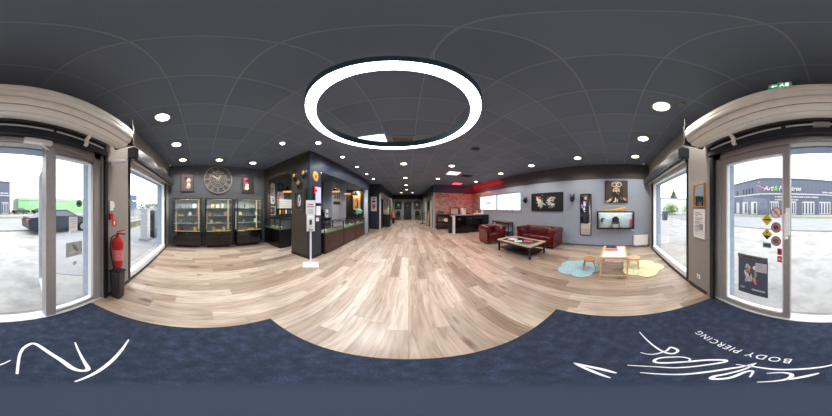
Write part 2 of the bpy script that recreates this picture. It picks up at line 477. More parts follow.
# ================================================================== SETTING
HC = 3.2
XL, XR, YB, YF = -5.13, 4.97, -1.25, 9.4
S('floor', M_floor, (XL, XR, YB - 0.13, 17.0, -0.1, 0.0))
S('ceiling', M_ceil, (XL - 0.1, XR + 0.1, YB - 0.1, 17.0, HC, HC + 0.1))
S('wall_left', wall_dark, (XL - 0.15, XL, YB, 9.5, 0, HC))
# right wall: blue grey below, dark band above, brick at the far end, opening for the high window
b = MB(); b.keep = True
b.box(XR, XR + 0.15, YB, 4.36, 0, 2.62).box(XR, XR + 0.15, 4.36, 8.42, 0, 1.35).box(XR, XR + 0.15, 4.36, 8.42, 2.32, 2.62).box(XR, XR + 0.15, 8.42, YF + 0.15, 0, 2.62)
struct(b.build('wall_right', wall_blue))
S('wall_right_upper_band', wall_band, (XR - 0.02, XR + 0.15, YB, YF, 2.62, HC))
S('wall_right_brick_facing', M_brick_side, (XR - 0.012, XR, 8.46, YF, 0, 2.62), (XR - 0.012, XR, 6.9, 8.46, 2.34, 2.62))
# far wall of the reception (brick) with dark band
S('wall_reception', M_brick, (1.85, XR, YF, YF + 0.15, 0, 2.62))
S('wall_reception_upper_band', pm('navy_band', (46, 56, 78), 0.6), (1.78, XR, YF - 0.02, YF + 0.15, 2.62, HC))
S('trim_1', wall_light, (1.80, 1.90, YF - 0.02, YF + 0.15, 0, 2.62))
# corridor
S('wall_corridor_right', pm('corridor_grey', (112, 112, 112), 0.7), (1.8, 1.9, YF + 0.15, 11.2, 0, 2.62), (1.8, 1.9, 12.1, 16.8, 0, 2.62), (1.8, 1.9, 11.2, 12.1, 2.1, 2.62))
S('wall_corridor_right_band', wall_navy, (1.78, 1.9, YF, 16.8, 2.62, HC))
S('wall_corridor_left', pm('corridor_pale', (140, 144, 152), 0.7), (-2.06, -1.96, 9.15, 9.4, 0, 2.62), (-2.06, -1.96, 10.0, 16.8, 0, 2.62), (-2.06, -1.96, 9.4, 10.0, 2.2, 2.62))
S('wall_corridor_left_band', wall_navy, (-2.06, -1.94, 9.15, 16.8, 2.62, HC))
S('wall_corridor_end', pm('corridor_end_grey', (128, 128, 126), 0.7), (-2.2, 2.0, 16.8, 16.95, 0, 2.62))
S('wall_corridor_end_band', black_matte, (-2.2, 2.0, 16.75, 16.95, 2.62, HC))
S('wall_side_room', pm('warm_lit_paint', (190, 160, 110), 0.7), (-3.2, -3.1, 9.2, 11.2, 0, HC), (-3.2, -2.06, 11.2, 11.3, 0, HC))
S('wall_passage', wall_navy, (-2.95, -1.96, 9.05, 9.15, 0, HC), (XL, -2.95, 9.45, 9.55, 0, HC), (-3.0, -2.95, 9.05, 9.55, 0, HC))
S('trim_2', alu_light, (-2.0, -1.93, 9.0, 9.1, 0, 2.5))
S('wall_side_room_right', wall_light, (2.9, 3.0, YF + 0.2, 13.5, 0, HC), (1.9, 3.0, 13.4, 13.5, 0, HC))
# kiosk shell
ko = wall_olive; kn = wall_navy
S('wall_kiosk_side', ko, (XL, -4.86, 2.70, 2.85, 0, HC), (-4.86, -3.28, 2.70, 2.85, 2.72, HC), (-3.28, -2.62, 2.70, 2.85, 0, HC))
S('wall_kiosk_front', kn, (-2.62, -2.48, 2.70, 3.2, 0, HC), (-2.62, -2.48, 3.2, 7.75, 2.66, HC), (-2.62, -2.48, 7.75, 8.15, 0, HC))
S('trim_3', pm('dark_edge_trim', (40, 42, 50), 0.5), (-2.49, -2.465, 3.2, 7.75, 2.62, 2.67))  # dark trim along the lower edge of the kiosk header
S('trim_4', wall_light, (-2.64, -2.46, 7.70, 7.80, 0, 2.62))
S('wall_kiosk_back', wall_light, (XL, -4.45, 6.85, 6.95, 0, HC), (-4.55, -4.45, 6.95, 8.0, 0, HC), (-4.55, -4.12, 8.0, 8.1, 0, HC), (-4.12, -2.8, 8.0, 8.1, 2.72, HC), (-2.8, -2.55, 8.0, 8.1, 0, HC))
S('wall_kiosk_recess', black_matte, (-4.2, -2.7, 8.8, 8.9, 0, HC), (-4.22, -4.14, 8.1, 8.8, 0, HC), (-2.78, -2.7, 8.1, 8.8, 0, HC))
S('baseboard_right', pm('grey_baseboard', (92, 100, 116), 0.5), (XR - 0.012, XR, YB, 8.4, 0, 0.07))
S('baseboard_kiosk', black, (-3.28, -2.465, 2.685, 2.70, 0, 0.08), (-2.48, -2.465, 2.7, 3.2, 0, 0.08))
# facade
S('wall_front', wall_taupe, (XL, -4.72, -1.4, YB, 0, HC), (-2.10, -1.36, -1.4, YB, 0, HC), (1.45, 2.10, -1.4, YB, 0, HC), (4.60, XR, -1.4, YB, 0, HC),
  (-4.72, -2.10, -1.4, YB, 2.42, HC), (2.10, 4.60, -1.4, YB, 2.42, HC), (-1.36, 1.45, -1.4, YB, 2.34, HC))
S('wall_front_outer', reveal, (XL - 0.1, -4.66, -1.58, -1.4, 0, HC), (-2.16, -1.29, -1.58, -1.4, 0, HC), (1.28, 2.16, -1.58, -1.4, 0, HC), (4.54, XR + 0.1, -1.58, -1.4, 0, HC),
  (-4.66, -2.16, -1.58, -1.4, 2.34, HC), (2.16, 4.54, -1.58, -1.4, 2.34, HC), (-1.29, 1.28, -1.58, -1.4, 2.19, HC))
S('trim_5', black, (-1.455, -1.39, -1.25, -1.215, 0, 2.35), (1.36, 1.43, -1.25, -1.215, 0, 2.35))
S('trim_6', wall_taupe, (-2.02, -1.455, -1.25, -1.235, 0, 2.9), (1.43, 2.02, -1.25, -1.235, 0, 2.9))
S('baseboard_front', dark_metal, (-2.05, -1.45, -1.235, -1.22, 0, 0.07), (1.52, 2.0, -1.235, -1.22, 0, 0.07))

def shop_window(n, x0, x1):
    b = MB(); b.keep = True
    b.box(x0, x1, -1.39, -1.28, 0.02, 0.15).box(x0, x1, -1.39, -1.30, 2.32, 2.42)
    b.box(x0, x0 + 0.09, -1.39, -1.30, 0.15, 2.32).box(x1 - 0.09, x1, -1.39, -1.30, 0.15, 2.32)
    f = struct(b.build('window_%d' % n, white_metal, bevel=0.006))
    g = MB(); g.box(x0 + 0.05, x1 - 0.05, -1.355, -1.349, 0.1, 2.36); g.build('pane', glass, f)
    k = MB(); k.box(x0 - 0.01, x0 + 0.04, -1.30, -1.235, 0, 2.42).box(x1 - 0.04, x1 + 0.01, -1.30, -1.235, 0, 2.42).box(x0, x1, -1.28, -1.24, 0, 0.025)
    k.build('shutter_guide', black, f)
shop_window(1, -4.70, -2.08)
shop_window(2, 2.08, 4.58)
def shutter_box(x0, x1, label):
    t = thing('window_shutter_box', label, 'shutter box', ((x0 + x1) / 2, -1.15, 2.36), group='roller shutter boxes over the shop windows')
    prof = [(-1.25, 2.64), (-1.10, 2.64), (-1.02, 2.58), (-1.02, 2.38), (-1.06, 2.38), (-1.06, 2.44), (-1.25, 2.44)]
    k = len(prof); vs = [(x, y, z) for x in (x0, x1) for y, z in prof]
    b = MB(); b.add(vs, [tuple(range(k)), tuple(range(k, 2 * k))[::-1]] + [(i, k + i, k + (i + 1) % k, (i + 1) % k) for i in range(k)])
    b.build('housing', dark_metal, t)
    b = MB(); b.box(x0 + 0.05, x1 - 0.05, -1.2, -1.13, 2.37, 2.44); b.build('bottom_slat', alu, t, bevel=0.004)
shutter_box(-4.98, -2.02, 'dark grey shutter box above the left shop window, near the display cabinets')
shutter_box(2.02, 4.86, 'dark grey shutter box above the right shop window, near the play table')

# high frosted window in the right wall
b = MB(); b.keep = True
b.box(XR, XR + 0.1, 4.36, 8.42, 1.33, 1.39).box(XR, XR + 0.1, 4.36, 8.42, 2.28, 2.33).box(XR, XR + 0.1, 4.36, 4.41, 1.35, 2.32).box(XR, XR + 0.1, 8.30, 8.42, 1.35, 2.32).box(XR, XR + 0.1, 6.30, 6.36, 1.35, 2.32)
w3 = struct(b.build('window_3', pm('window_bluegrey_frame', (120, 150, 176), 0.5)))
for y0, y1 in ((4.41, 6.30), (6.36, 8.30)):
    b = MB(); b.box(XR + 0.06, XR + 0.07, y0, y1, 1.39, 2.28); b.build('frosted_pane', em('daylit_frosted_glass', (250, 252, 255), 1.35), w3)
b = MB(); b.box(XR - 0.03, XR + 0.02, 4.3, 8.46, 1.30, 1.335); b.build('sill', pm('tan_sill', (186, 150, 116), 0.5), w3)
lg = thing('window_logo', 'grey diamond crest transfer on the far pane of the high frosted window', 'window decal', (XR + 0.055, 7.25, 1.6))
b = MB(); o = (XR + 0.055, 7.25, 1.83)
b.wpoly(o, '-X', [(-0.11, 0.12), (-0.05, 0.15), (0, 0.26), (0.05, 0.15), (0.11, 0.12)], 0, 0.004).wpoly(o, '-X', [(-0.11, -0.12), (-0.05, -0.15), (0, -0.26), (0.05, -0.15), (0.11, -0.12)], 0, 0.004)
for u in (-0.3, -0.2, -0.1, 0.0, 0.1, 0.2, 0.3): b.wpoly(o, '-X', [(u - 0.045, -0.05 - 0.02 * (abs(u) < 0.15)), (u + 0.03, -0.05), (u + 0.045, 0.06 + 0.02 * (abs(u) < 0.15)), (u - 0.02, 0.05)], 0, 0.004)
b.build('crest', pm('decal_grey', (120, 122, 128), 0.6), lg)

# entrance door: frame, fixed pane, closed leaf, open leaf
b = MB(); b.keep = True
b.box(-1.36, -1.24, -1.39, -1.28, 0, 2.34).box(-0.665, -0.545, -1.39, -1.27, 0, 2.26).box(1.27, 1.45, -1.39, -1.28, 0, 2.34).box(-1.36, 1.45, -1.39, -1.28, 2.20, 2.34)
b.box(-1.30, -0.6, -1.37, -1.30, 0.0, 0.07).box(-1.30, -0.6, -1.37, -1.30, 2.12, 2.20)
d1 = struct(b.build('door_1', alu, bevel=0.006))
b = MB(); b.box(-1.25, -1.20, -1.36, -1.30, 0.06, 2.14).box(-0.67, -0.64, -1.36, -1.30, 0.06, 2.14).box(-1.25, -0.64, -1.36, -1.30, 0.05, 0.10).box(-1.25, -0.64, -1.36, -1.30, 2.10, 2.14)
b.build('glazing_bead', white_metal, d1)
b = MB(); b.box(-1.22, -0.65, -1.335, -1.329, 0.08, 2.12); b.build('side_pane', glass, d1)
b = MB(); b.box(-1.36, 1.45, -1.41, -1.265, -0.01, 0.022); b.build('threshold', alu_light, d1)
b = MB(); b.box(0.345, 0.415, -1.36, -1.29, 0.02, 2.19).box(1.19, 1.27, -1.36, -1.29, 0.02, 2.19).box(0.405, 1.19, -1.36, -1.29, 0.02, 0.11).box(0.405, 1.19, -1.36, -1.29, 2.10, 2.19)
leaf = b.build('closed_leaf', alu, d1, bevel=0.006)
b = MB(); b.box(0.415, 0.43, -1.35, -1.30, 0.11, 2.10).box(1.17, 1.19, -1.35, -1.30, 0.11, 2.10).box(0.405, 1.19, -1.35, -1.30, 0.11, 0.13).box(0.405, 1.19, -1.35, -1.30, 2.08, 2.10)
b.build('glazing_bead', white_metal, leaf)
b = MB(); b.box(0.41, 1.18, -1.328, -1.322, 0.12, 2.09); b.build('leaf_pane', glass, leaf)
b = MB(); b.box(0.345, 0.385, -1.29, -1.275, 1.22, 1.50); b.tube([(0.365, -1.27, 1.44), (0.365, -1.20, 1.44), (0.365, -1.20, 1.20), (0.365, -1.27, 1.20)], 0.013)
b.build('handle', white_metal, leaf, smooth=True)
# open leaf, swung out
dv = Vector((-0.22, -0.84, 0)).normalized(); nv = Vector((-dv.y, dv.x, 0)); p0 = Vector((-0.63, -1.40, 0))
b = MB()
def leafbox(b, s0, s1, z0, z1, th):
    c = p0 + dv * (s0 + s1) / 2 + Vector((0, 0, (z0 + z1) / 2)); b.obox(c, dv * (s1 - s0) / 2, nv * th, Vector((0, 0, (z1 - z0) / 2)))
for a in ((0, 0.07, 0.03, 2.15), (0.83, 0.90, 0.03, 2.15), (0.07, 0.83, 0.03, 0.13), (0.07, 0.83, 2.06, 2.15)): leafbox(b, *a, 0.03)
ol = b.build('open_leaf', alu_light, d1)
b = MB(); leafbox(b, 0.07, 0.83, 0.13, 2.06, 0.003); b.build('leaf_pane', glass, ol)
b = MB(); b.obox(p0 + dv * 0.80 + nv * -0.05 + Vector((0, 0, 1.05)), dv * 0.012, nv * 0.012, (0, 0, 0.2)); b.build('handle', white_metal, ol)
dc = thing('door_closer', 'white hydraulic door closer with a bent arm at the top of the open doorway', 'door closer', (-0.4, -1.25, 2.2))
b = MB(); b.box(-0.60, -0.30, -1.28, -1.22, 2.20, 2.255); b.build('closer_body', white_metal, dc, bevel=0.006)
b = MB(); b.tube([(-0.50, -1.26, 2.20), (-0.66, -1.30, 2.10), (-0.62, -1.48, 2.0)], 0.012); b.build('arm', white_metal, dc)
b = MB(); b.box(-0.30, 0.25, -1.275, -1.255, 2.21, 2.26); b.build('rail', alu, dc)

# rolled shutter above the entrance
rs = thing('roller_shutter', 'long cream slatted roller shutter rolled up above the glass entrance door', 'roller shutter', (0, -1.04, 2.38))
b = MB(); nsl = 14; ring = []; mk = []
for i in range(nsl):
    a0 = 2 * math.pi * i / nsl
    for k, rr, q in ((0.0, 0.172, 0), (0.06, 0.190, 0), (0.35, 0.194, 0), (0.62, 0.192, 0), (0.9, 0.186, 0), (0.94, 0.172, 1)):
        a = a0 + 2 * math.pi / nsl * k; ring.append((-1.04 + math.cos(a) * rr, 2.59 + math.sin(a) * rr)); mk.append(q)
k = len(ring); xs = (-1.53, 1.50)
b.add([(x, y, z) for x in xs for y, z in ring], [tuple(range(k)), tuple(range(k, 2 * k))[::-1]])
b.f += [[i, k + i, k + (i + 1) % k, (i + 1) % k] for i in range(k)]; b.mi += mk
b.build('slat_roll', [cream, pm('slat_groove', (70, 64, 60), 0.7)], rs)
for x in (-1.58, 1.51):
    b = MB(); b.box(x, x + 0.05, -1.17, -0.86, 2.42, 2.76).box(x + 0.02, x + 0.032, -0.88, -0.868, 2.76, 2.90); b.build('end_plate', black_matte, rs)
b = MB(); b.box(-1.36, 1.45, -1.249, -1.18, 2.26, 2.42); b.build('shutter_lintel', pm('blue_black_metal', (34, 40, 52), 0.35, 0.3), rs)
b = MB(); b.tube([(-1.30, -1.17, 2.345), (-0.62, -1.17, 2.36)], 0.010).tube([(-0.58, -1.17, 2.36), (0.35, -1.17, 2.36)], 0.010).tube([(0.4, -1.17, 2.36), (1.35, -1.17, 2.345)], 0.010); b.build('tension_bar', alu_light, rs)
b = MB(); b.box(-0.05, 0.10, -1.185, -1.15, 2.32, 2.38); b.build('junction_box', alu, rs)
for x in (-1.02, 0.92):
    pts = [(-1.19, 2.27), (-1.15, 2.29), (-1.14, 2.36), (-1.08, 2.41), (-1.08, 2.42), (-1.16, 2.37), (-1.165, 2.30), (-1.19, 2.285)]
    kk = len(pts); b = MB(); b.add([(xx, y, z) for xx in (x, x + 0.05) for y, z in pts], [tuple(range(kk)), tuple(range(kk, 2 * kk))[::-1]] + [(i, kk + i, kk + (i + 1) % kk, (i + 1) % kk) for i in range(kk)])
    b.build('strap', cream, rs)

# corridor end door
b = MB(); b.keep = True; b.box(-0.5, 0.33, 16.76, 16.80, 0, 2.22); d2 = struct(b.build('door_2', black_matte, bevel=0.005))
b = MB(); b.box(-0.56, -0.5, 16.74, 16.80, 0, 2.27).box(0.33, 0.39, 16.74, 16.80, 0, 2.27).box(-0.56, 0.39, 16.74, 16.8, 2.22, 2.27); b.build('door_frame', black, d2)
b = MB(); b.tube([(-0.43, 16.75, 1.05), (-0.43, 16.70, 1.05), (-0.31, 16.70, 1.05)], 0.012); b.build('door_handle', chrome, d2)
b = MB(); b.box(-0.14, -0.04, 16.75, 16.76, 1.72, 1.82); b.build('door_plate', alu, d2)
for nm, x, y0, y1, sd in (('door_3', -1.97, 9.4, 10.0, 1), ('door_4', 1.81, 11.2, 12.1, -1)):
    b = MB(); b.keep = True
    b.box(x - 0.05, x + 0.05, y0 - 0.05, y0, 0, 2.2).box(x - 0.05, x + 0.05, y1, y1 + 0.05, 0, 2.2).box(x - 0.05, x + 0.05, y0 - 0.05, y1 + 0.05, 2.15, 2.2)
    struct(b.build(nm, black, bevel=0.004))
S('door_5', pm('pale_door_paint', (176, 178, 180), 0.5), (1.785, 1.80, 10.0, 10.8, 0, 2.1), (1.785, 1.80, 13.2, 14.0, 0, 2.1))
S('trim_7', black, (-1.96, -1.94, 11.8, 12.6, 0, 2.2), (-1.96, -1.94, 13.6, 14.4, 0, 2.2))

# ================================================================== OUTSIDE
_pm, _gm, _cl, _L3 = pm, ground_mat, clad_mat, L3
OUT = 0.52
def dim(c):
    f = lambda v: max(0, 1.055 * (lin(v) * OUT) ** (1 / 2.4) - 0.055) * 255
    return tuple(f(v) for v in c)
def pm(name, rgb, *a, **k): return _pm('out_' + name, dim(rgb), *a, **k)
def ground_mat(name, cols, scale, rough=0.9): return _gm(name, [(p, dim(c)) for p, c in cols], scale, rough)
def clad_mat(name, a, b_, per=0.6, axis='X'): return _cl(name, dim(a), dim(b_), per, axis)
in_white, in_white_metal, in_alu, in_alu_light = white, white_metal, alu, alu_light
white = pm('white_plastic', (236, 238, 240), 0.5); white_metal = pm('white_metal', (240, 242, 244), 0.4); alu = pm('alu', (190, 194, 198), 0.5); alu_light = pm('alu_light', (215, 218, 222), 0.5)
b = MB(); b.keep = True; b.box(-90, 90, -90, -1.5, -0.25, -0.02)
struct(b.build('ground_forecourt', ground_mat('pale_worn_concrete', [(0.35, (186, 184, 182)), (0.5, (226, 224, 220)), (0.62, (206, 204, 200)), (0.7, (236, 234, 232))], 0.9)))
asph = ground_mat('grey_asphalt', [(0.3, (178, 182, 188)), (0.7, (206, 209, 214))], 0.6)
struct(S('road', asph, (-90, 40, -19, -8.6, -0.03, -0.012)))
kerbm = ground_mat('pale_kerb', [(0.3, (170, 166, 156)), (0.7, (214, 210, 200))], 2.0)
struct(S('kerb', kerbm, (-60, 30, -8.6, -8.4, -0.03, 0.05), (-60, 30, -19.25, -19.0, -0.03, 0.10)))
ap = MB(); ap.keep = True; ap.prism([(-1.2, -2.6), (-3.6, -8.3), (-14, -8.3), (-14, -1.8), (-2.0, -1.8)], -0.03, -0.008)
struct(ap.build('ground_apron', ground_mat('light_tarmac', [(0.3, (190, 192, 196)), (0.7, (212, 214, 218))], 1.1)))
vg = MB(); vg.keep = True; vg.box(-60, 30, -22.6, -19.25, -0.03, 0.03)
tag(vg.build('grass_verge', ground_mat('summer_grass', [(0.3, (120, 150, 70)), (0.7, (190, 190, 120))], 3.0)), 'thin sunny grass verge across the road before the business building', 'grass', kind='stuff')

clad = clad_mat('grey_cladding', (112, 122, 146), (128, 138, 162), 0.9)
win_w = pm('white_shopfront', (236, 238, 240), 0.4); win_d = pm('dark_window', (84, 96, 116), 0.15)
def along(p, q, s, z): return Vector((p[0] + (q[0] - p[0]) * s, p[1] + (q[1] - p[1]) * s, z))
def facade_box(b, p, q, s0, s1, z0, z1, out, th=0.1):
    a = along(p, q, s0, 0); c = along(p, q, s1, 0); d = (c - a); L = d.length; d.normalize(); n = Vector((-d.y, d.x, 0))
    if n.y < 0: n = -n
    ctr = (a + c) / 2 + n * out + Vector((0, 0, (z0 + z1) / 2))
    b.obox(ctr, d * L / 2, n * th / 2, Vector((0, 0, (z1 - z0) / 2)))
ab = thing('business_building', 'large slate grey business building with corner and white shopfronts across the road', 'building', (5, -29, 0))
A, B2, Cc = (12.9, -24.75), (-4.3, -32.1), (22.6, -27.9)
b = MB(); b.prism([A, B2, (-4.3, -48), (28, -48), Cc], 0, 7.8); b.build('wall', clad, ab)
b = MB(); facade_box(b, A, B2, 0, 1, 4.35, 4.6, 0.1); facade_box(b, A, Cc, 0, 1, 4.35, 4.6, 0.1); b.build('white_band', win_w, ab)
b = MB(); facade_box(b, A, B2, 0, 1, 7.7, 7.95, 0.1); facade_box(b, A, Cc, 0, 1, 7.7, 7.95, 0.1); b.build('roof_edge', pm('roof_trim', (100, 108, 128), 0.5), ab)
for s0, s1 in ((0.10, 0.2), (0.30, 0.40), (0.47, 0.62), (0.68, 0.83), (0.88, 0.97)):
    b = MB(); facade_box(b, A, B2, s0, s1, 0.1, 2.9, 0.06); f = b.build('shopfront', win_w, ab)
    b = MB(); n = 4
    for i in range(n): facade_box(b, A, B2, s0 + (s1 - s0) * (i + 0.12) / n, s0 + (s1 - s0) * (i + 0.6) / n, 0.3, 2.6, 0.13, 0.04)
    b.build('pane', win_d, f)
for s0, s1 in ((0.1, 0.3), (0.42, 0.62), (0.75, 0.88)):
    b = MB(); facade_box(b, A, Cc, s0, s1, 0.1, 2.9, 0.06); f = b.build('shopfront', win_w, ab)
    b = MB(); facade_box(b, A, Cc, s0 + 0.03, s1 - 0.1, 0.3, 2.6, 0.13, 0.04); b.build('pane', win_d, f)
for s0 in (0.25, 0.36, 0.47, 0.58, 0.85):
    b = MB(); facade_box(b, A, Cc, s0, s0 + 0.07, 4.8, 6.0, 0.1); b.build('window', win_d, ab)
# sign lettering on the facade
d = (Vector((B2[0], B2[1], 0)) - Vector((A[0], A[1], 0))); L = d.length; d.normalize()
ang = math.atan2(d.y, d.x)
sg = thing('shop_sign', 'white italic shop lettering with green ampersand high on the grey business building', 'sign', tuple(along(A, B2, 0.4, 5.0)))
def sign(name, body, size, s, z, mat, shear=0.25):
    p = along(A, B2, s, z) + Vector((d.y, -d.x, 0)) * 0.25
    cu = bpy.data.curves.new(name, 'FONT'); cu.body = body; cu.size = size; cu.extrude = 0.03; cu.shear = shear; cu.offset = 0.02 * size
    cu.materials.append(mat); ob = bpy.data.objects.new(name, cu); C.objects.link(ob)
    ob.rotation_euler = (R(90), 0, ang); ob.parent = sg; ob.location = p - sg.location; to_mesh(ob)
signw = pm('sign_white', (245, 246, 248), 0.4, var=0.01)
sign('lettering', 'Art', 1.35, 0.035, 5.2, signw); sign('ampersand', '&', 1.35, 0.142, 5.2, _pm('sign_green', (90, 190, 70), 0.4)); sign('lettering', 'Fenêtres', 1.35, 0.20, 5.2, signw)
for s0, s1, z0, z1, nn in ((0.72, 0.97, 4.85, 5.2, 16), (0.16, 0.66, 3.72, 4.0, 34), (0.16, 0.42, 3.1, 3.38, 18)):
    b = MB(); rq = random.Random(nn); x = s0
    while x < s1:
        w = rq.uniform(0.006, 0.02); facade_box(b, A, B2, x, x + w, z0, z1, 0.14, 0.05); x += w + rq.choice((0.003, 0.003, 0.009))
    b.build('small_lettering', signw, sg)
gb = thing('green_building', 'long pale green industrial building behind the parked cars', 'building', (-20, -38, 0))
b = MB(); b.box(-40, -7.1, -46, -36, 0, 4.4); b.build('wall', _cl('green_cladding', (150, 200, 146), (166, 214, 160), 1.2), gb)
b = MB(); b.box(-40, -7.1, -36, -35.8, 3.7, 4.0); b.build('white_band', win_w, gb)

def make_car(name, label, cat, loc, rz, body, scale=1.0, group=None):
    t = thing(name, label, cat, loc, rz, group); t.scale = (scale,) * 3
    # local: x forward, length 4.5
    prof = [(-2.2, 0.35), (-2.22, 0.75), (-2.1, 0.98), (-1.5, 1.02), (-0.75, 1.38), (0.25, 1.42), (1.05, 1.0), (1.95, 0.86), (2.2, 0.62), (2.2, 0.35)]
    k = len(prof); b = MB(); vs = []
    for y, ins in ((-0.86, 0.0), (-0.9, 0), (0.9, 0), (0.86, 0)):
        for x, z in prof: vs.append((x, y * (0.82 if z > 1.1 else 1.0), z))
    fs = [tuple(range(k))] + [(j * k + i, (j + 1) * k + i, (j + 1) * k + (i + 1) % k, j * k + (i + 1) % k) for j in range(3) for i in range(k)] + [tuple(range(3 * k, 4 * k))[::-1]]
    b.add(vs, fs); b.build('body', body, t, local=True, bevel=0.04, smooth=True)
    wm = pm('car_glass', (120, 130, 140), 0.08); tm = pm('car_tyre', (30, 30, 32), 0.8); lm = pm('tail_light_red', (200, 30, 40), 0.25)
    for sy in (-1, 1):
        b = MB(); pts = [(-1.3, 1.06), (-0.72, 1.32), (0.2, 1.35), (0.85, 1.04)]
        b.add([(x, sy * (0.91 - (z - 1.0) * 0.42), z) for x, z in pts] + [(x, sy * (0.87 - (z - 1.0) * 0.42), z) for x, z in pts], [(0, 1, 2, 3), (7, 6, 5, 4), (0, 4, 5, 1), (1, 5, 6, 2), (2, 6, 7, 3), (3, 7, 4, 0)])
        b.build('side_window', wm, t, local=True)
        b = MB(); b.box(-2.26, -2.0, sy * 0.62 - 0.2, sy * 0.62 + 0.2, 0.72, 0.88); b.build('tail_light', lm, t, local=True, bevel=0.02)
        for x in (-1.35, 1.35):
            b = MB(); b.cyl((x, sy * 0.72, 0.32), (x, sy * 0.92, 0.32), 0.32, n=20); w = b.build('wheel', tm, t, local=True, smooth=True)
            b = MB(); b.cyl((x, sy * 0.9, 0.32), (x, sy * 0.93, 0.32), 0.2, n=12); b.build('rim', alu, w, local=True)
    return t
car = make_car('parked_car', 'dark blue saloon car parked by the road behind the glass door', 'car', (-4.15, -7.7, -0.02), R(180), pm('midnight_blue_paint', (44, 54, 74), 0.4, 0.0))
make_car('distant_car', 'small dark car before the green building, nearest the grey business building', 'car', (-7.2, -33, 0), R(200), pm('dark_green_paint', (50, 66, 66), 0.25), group='far cars before the green building')
make_car('distant_car', 'small dark car before the green building, just left of the open door leaf', 'car', (-12.4, -33, 0), R(200), pm('dark_teal_paint', (56, 70, 74), 0.25), group='far cars before the green building')
def foliage(b, c, rx, ry, rz, n, s, rr):
    for i in range(n):
        u, v, w = [rr.gauss(0, 0.42) for _ in range(3)]
        q = math.sqrt(u * u + v * v + w * w)
        if q > 1: u, v, w = u / q, v / q, w / q
        p = Vector(c) + Vector((u * rx, v * ry, w * rz)); a = rr.uniform(0, 6.28); e = rr.uniform(-1, 1)
        d1 = Vector((math.cos(a), math.sin(a), e)).normalized() * s; d2 = Vector((-math.sin(a), math.cos(a), rr.uniform(-0.8, 0.8))).normalized() * s * 0.6
        b.add([p - d1, p + d2, p + d1, p - d2], [(0, 1, 2, 3)])
leafm = pm('leaf_green', (190, 226, 150), 0.6, var=0.35, scale=3); leafd = pm('leaf_dark', (120, 160, 125), 0.6, var=0.3, scale=3); barkm = pm('bark', (96, 80, 66), 0.9)
def tree(label, x, y, h, w, mat, seed, cat='tree', trunk=0.35, name='leafy_tree', n=500, s=0.28):
    rr = random.Random(seed); t = thing(name, label, cat, (x, y, -0.02))
    b = MB(); b.tube([(x, y, 0), (x + 0.05, y, h * 0.4), (x, y, h * 0.8)], [0.14, 0.10, 0.03]); b.build('trunk', barkm, t)
    b = MB(); foliage(b, (x, y, h * (trunk + 1) / 2), w / 2, w / 2, h * (1 - trunk) / 2, n, s, rr); b.build('crown', mat, t)
tree('young leafy green tree standing behind the left glass door post', -10.3, -23.4, 8.2, 4.6, leafm, 3)
cf = thing('conifer', 'small distant dark conifer seen through the right shop window', 'tree', (36, -16.6, -0.02))
b = MB(); b.cyl((36, -16.6, 0), (36, -16.6, 5.4), 0.15, 0.08, 8); b.build('trunk', barkm, cf)
b = MB(); rq = random.Random(5)
for k in range(420):
    hh = rq.random() ** 1.4; a = rq.uniform(0, 6.28); rr2 = 1.5 * (1 - hh) * rq.random() ** 0.5; pnt = Vector((36 + rr2 * math.cos(a), -16.6 + rr2 * math.sin(a), 4.4 + 2.4 * hh)); e1 = Vector((math.cos(a), math.sin(a), -0.5)) * 0.3; e2 = Vector((-math.sin(a), math.cos(a), 0.1)) * 0.2
    b.add([pnt - e1, pnt + e2, pnt + e1, pnt - e2], [(0, 1, 2, 3)])
b.build('crown', leafd, cf)
wb_ = thing('white_building', 'low white building beyond the hedges across the lot', 'building', (34, -15, 0))
b = MB(); b.box(31.5, 34.5, -32, -6, -0.02, 3.9); b.build('wall', _pm('white_render', (236, 238, 240), 0.6), wb_)
b = MB(); b.box(31.3, 34.7, -32.2, -5.8, 3.9, 4.1); b.build('roof_edge', alu_light, wb_)
def hedge(label, x, y, w, h, dx, seed, mat=leafm):
    rr = random.Random(seed); b = MB()
    foliage(b, (x, y, h * 0.5), w / 2 * abs(dx[0]) + 0.8, w / 2 * abs(dx[1]) + 0.8, h * 0.55, 700, 0.22, rr)
    tag(b.build('hedge', mat), label, 'hedge')
hedge('bright green hedge nearest the lamp post, seen through the right shop window', 25.5, -16.5, 4.4, 2.2, (0.3, 1), 11, pm('hedge_green', (210, 240, 150), 0.6, var=0.3, scale=2))
hedge('rounded green hedge behind the wheeled bin across the lot', 26.5, -11.6, 2.6, 2.5, (0.3, 0.8), 12, pm('hedge_green_deep', (200, 234, 150), 0.6, var=0.3, scale=2))
lp = thing('lamp_post', 'thin pale street lamp post seen through the right shop window', 'lamp post', (24, -14.5, 0))
b = MB(); b.tube([(24, -14.5, 0), (24, -14.5, 8.6)], [0.08, 0.05]); b.build('pole', alu_light, lp)
b = MB(); b.tube([(24, -14.5, 8.6), (23.0, -14.2, 8.8)], 0.06); b.build('lamp_head', alu_light, lp)
for i, (x, y, lb) in enumerate(((15.4, -5.9, 'dark wheeled bin across the lot seen through the right shop window'),)):
    t = thing('wheeled_bin', lb, 'bin', (x, y, -0.02))
    b = MB(); b.add([(x - .25, y - .25, 0), (x + .25, y - .25, 0), (x + .25, y + .25, 0), (x - .25, y + .25, 0), (x - .32, y - .3, 1), (x + .32, y - .3, 1), (x + .32, y + .3, 1), (x - .32, y + .3, 1)], [(0, 3, 2, 1), (4, 5, 6, 7), (0, 1, 5, 4), (1, 2, 6, 5), (2, 3, 7, 6), (3, 0, 4, 7)])
    b.build('bin_body', pm('bin_slate', (74, 92, 110), 0.5), t)
    b = MB(); b.box(x - .36, x + .34, y - .34, y + .34, 1.0, 1.08); b.build('lid', pm('bin_lid', (60, 80, 90), 0.5), t, bevel=0.02)
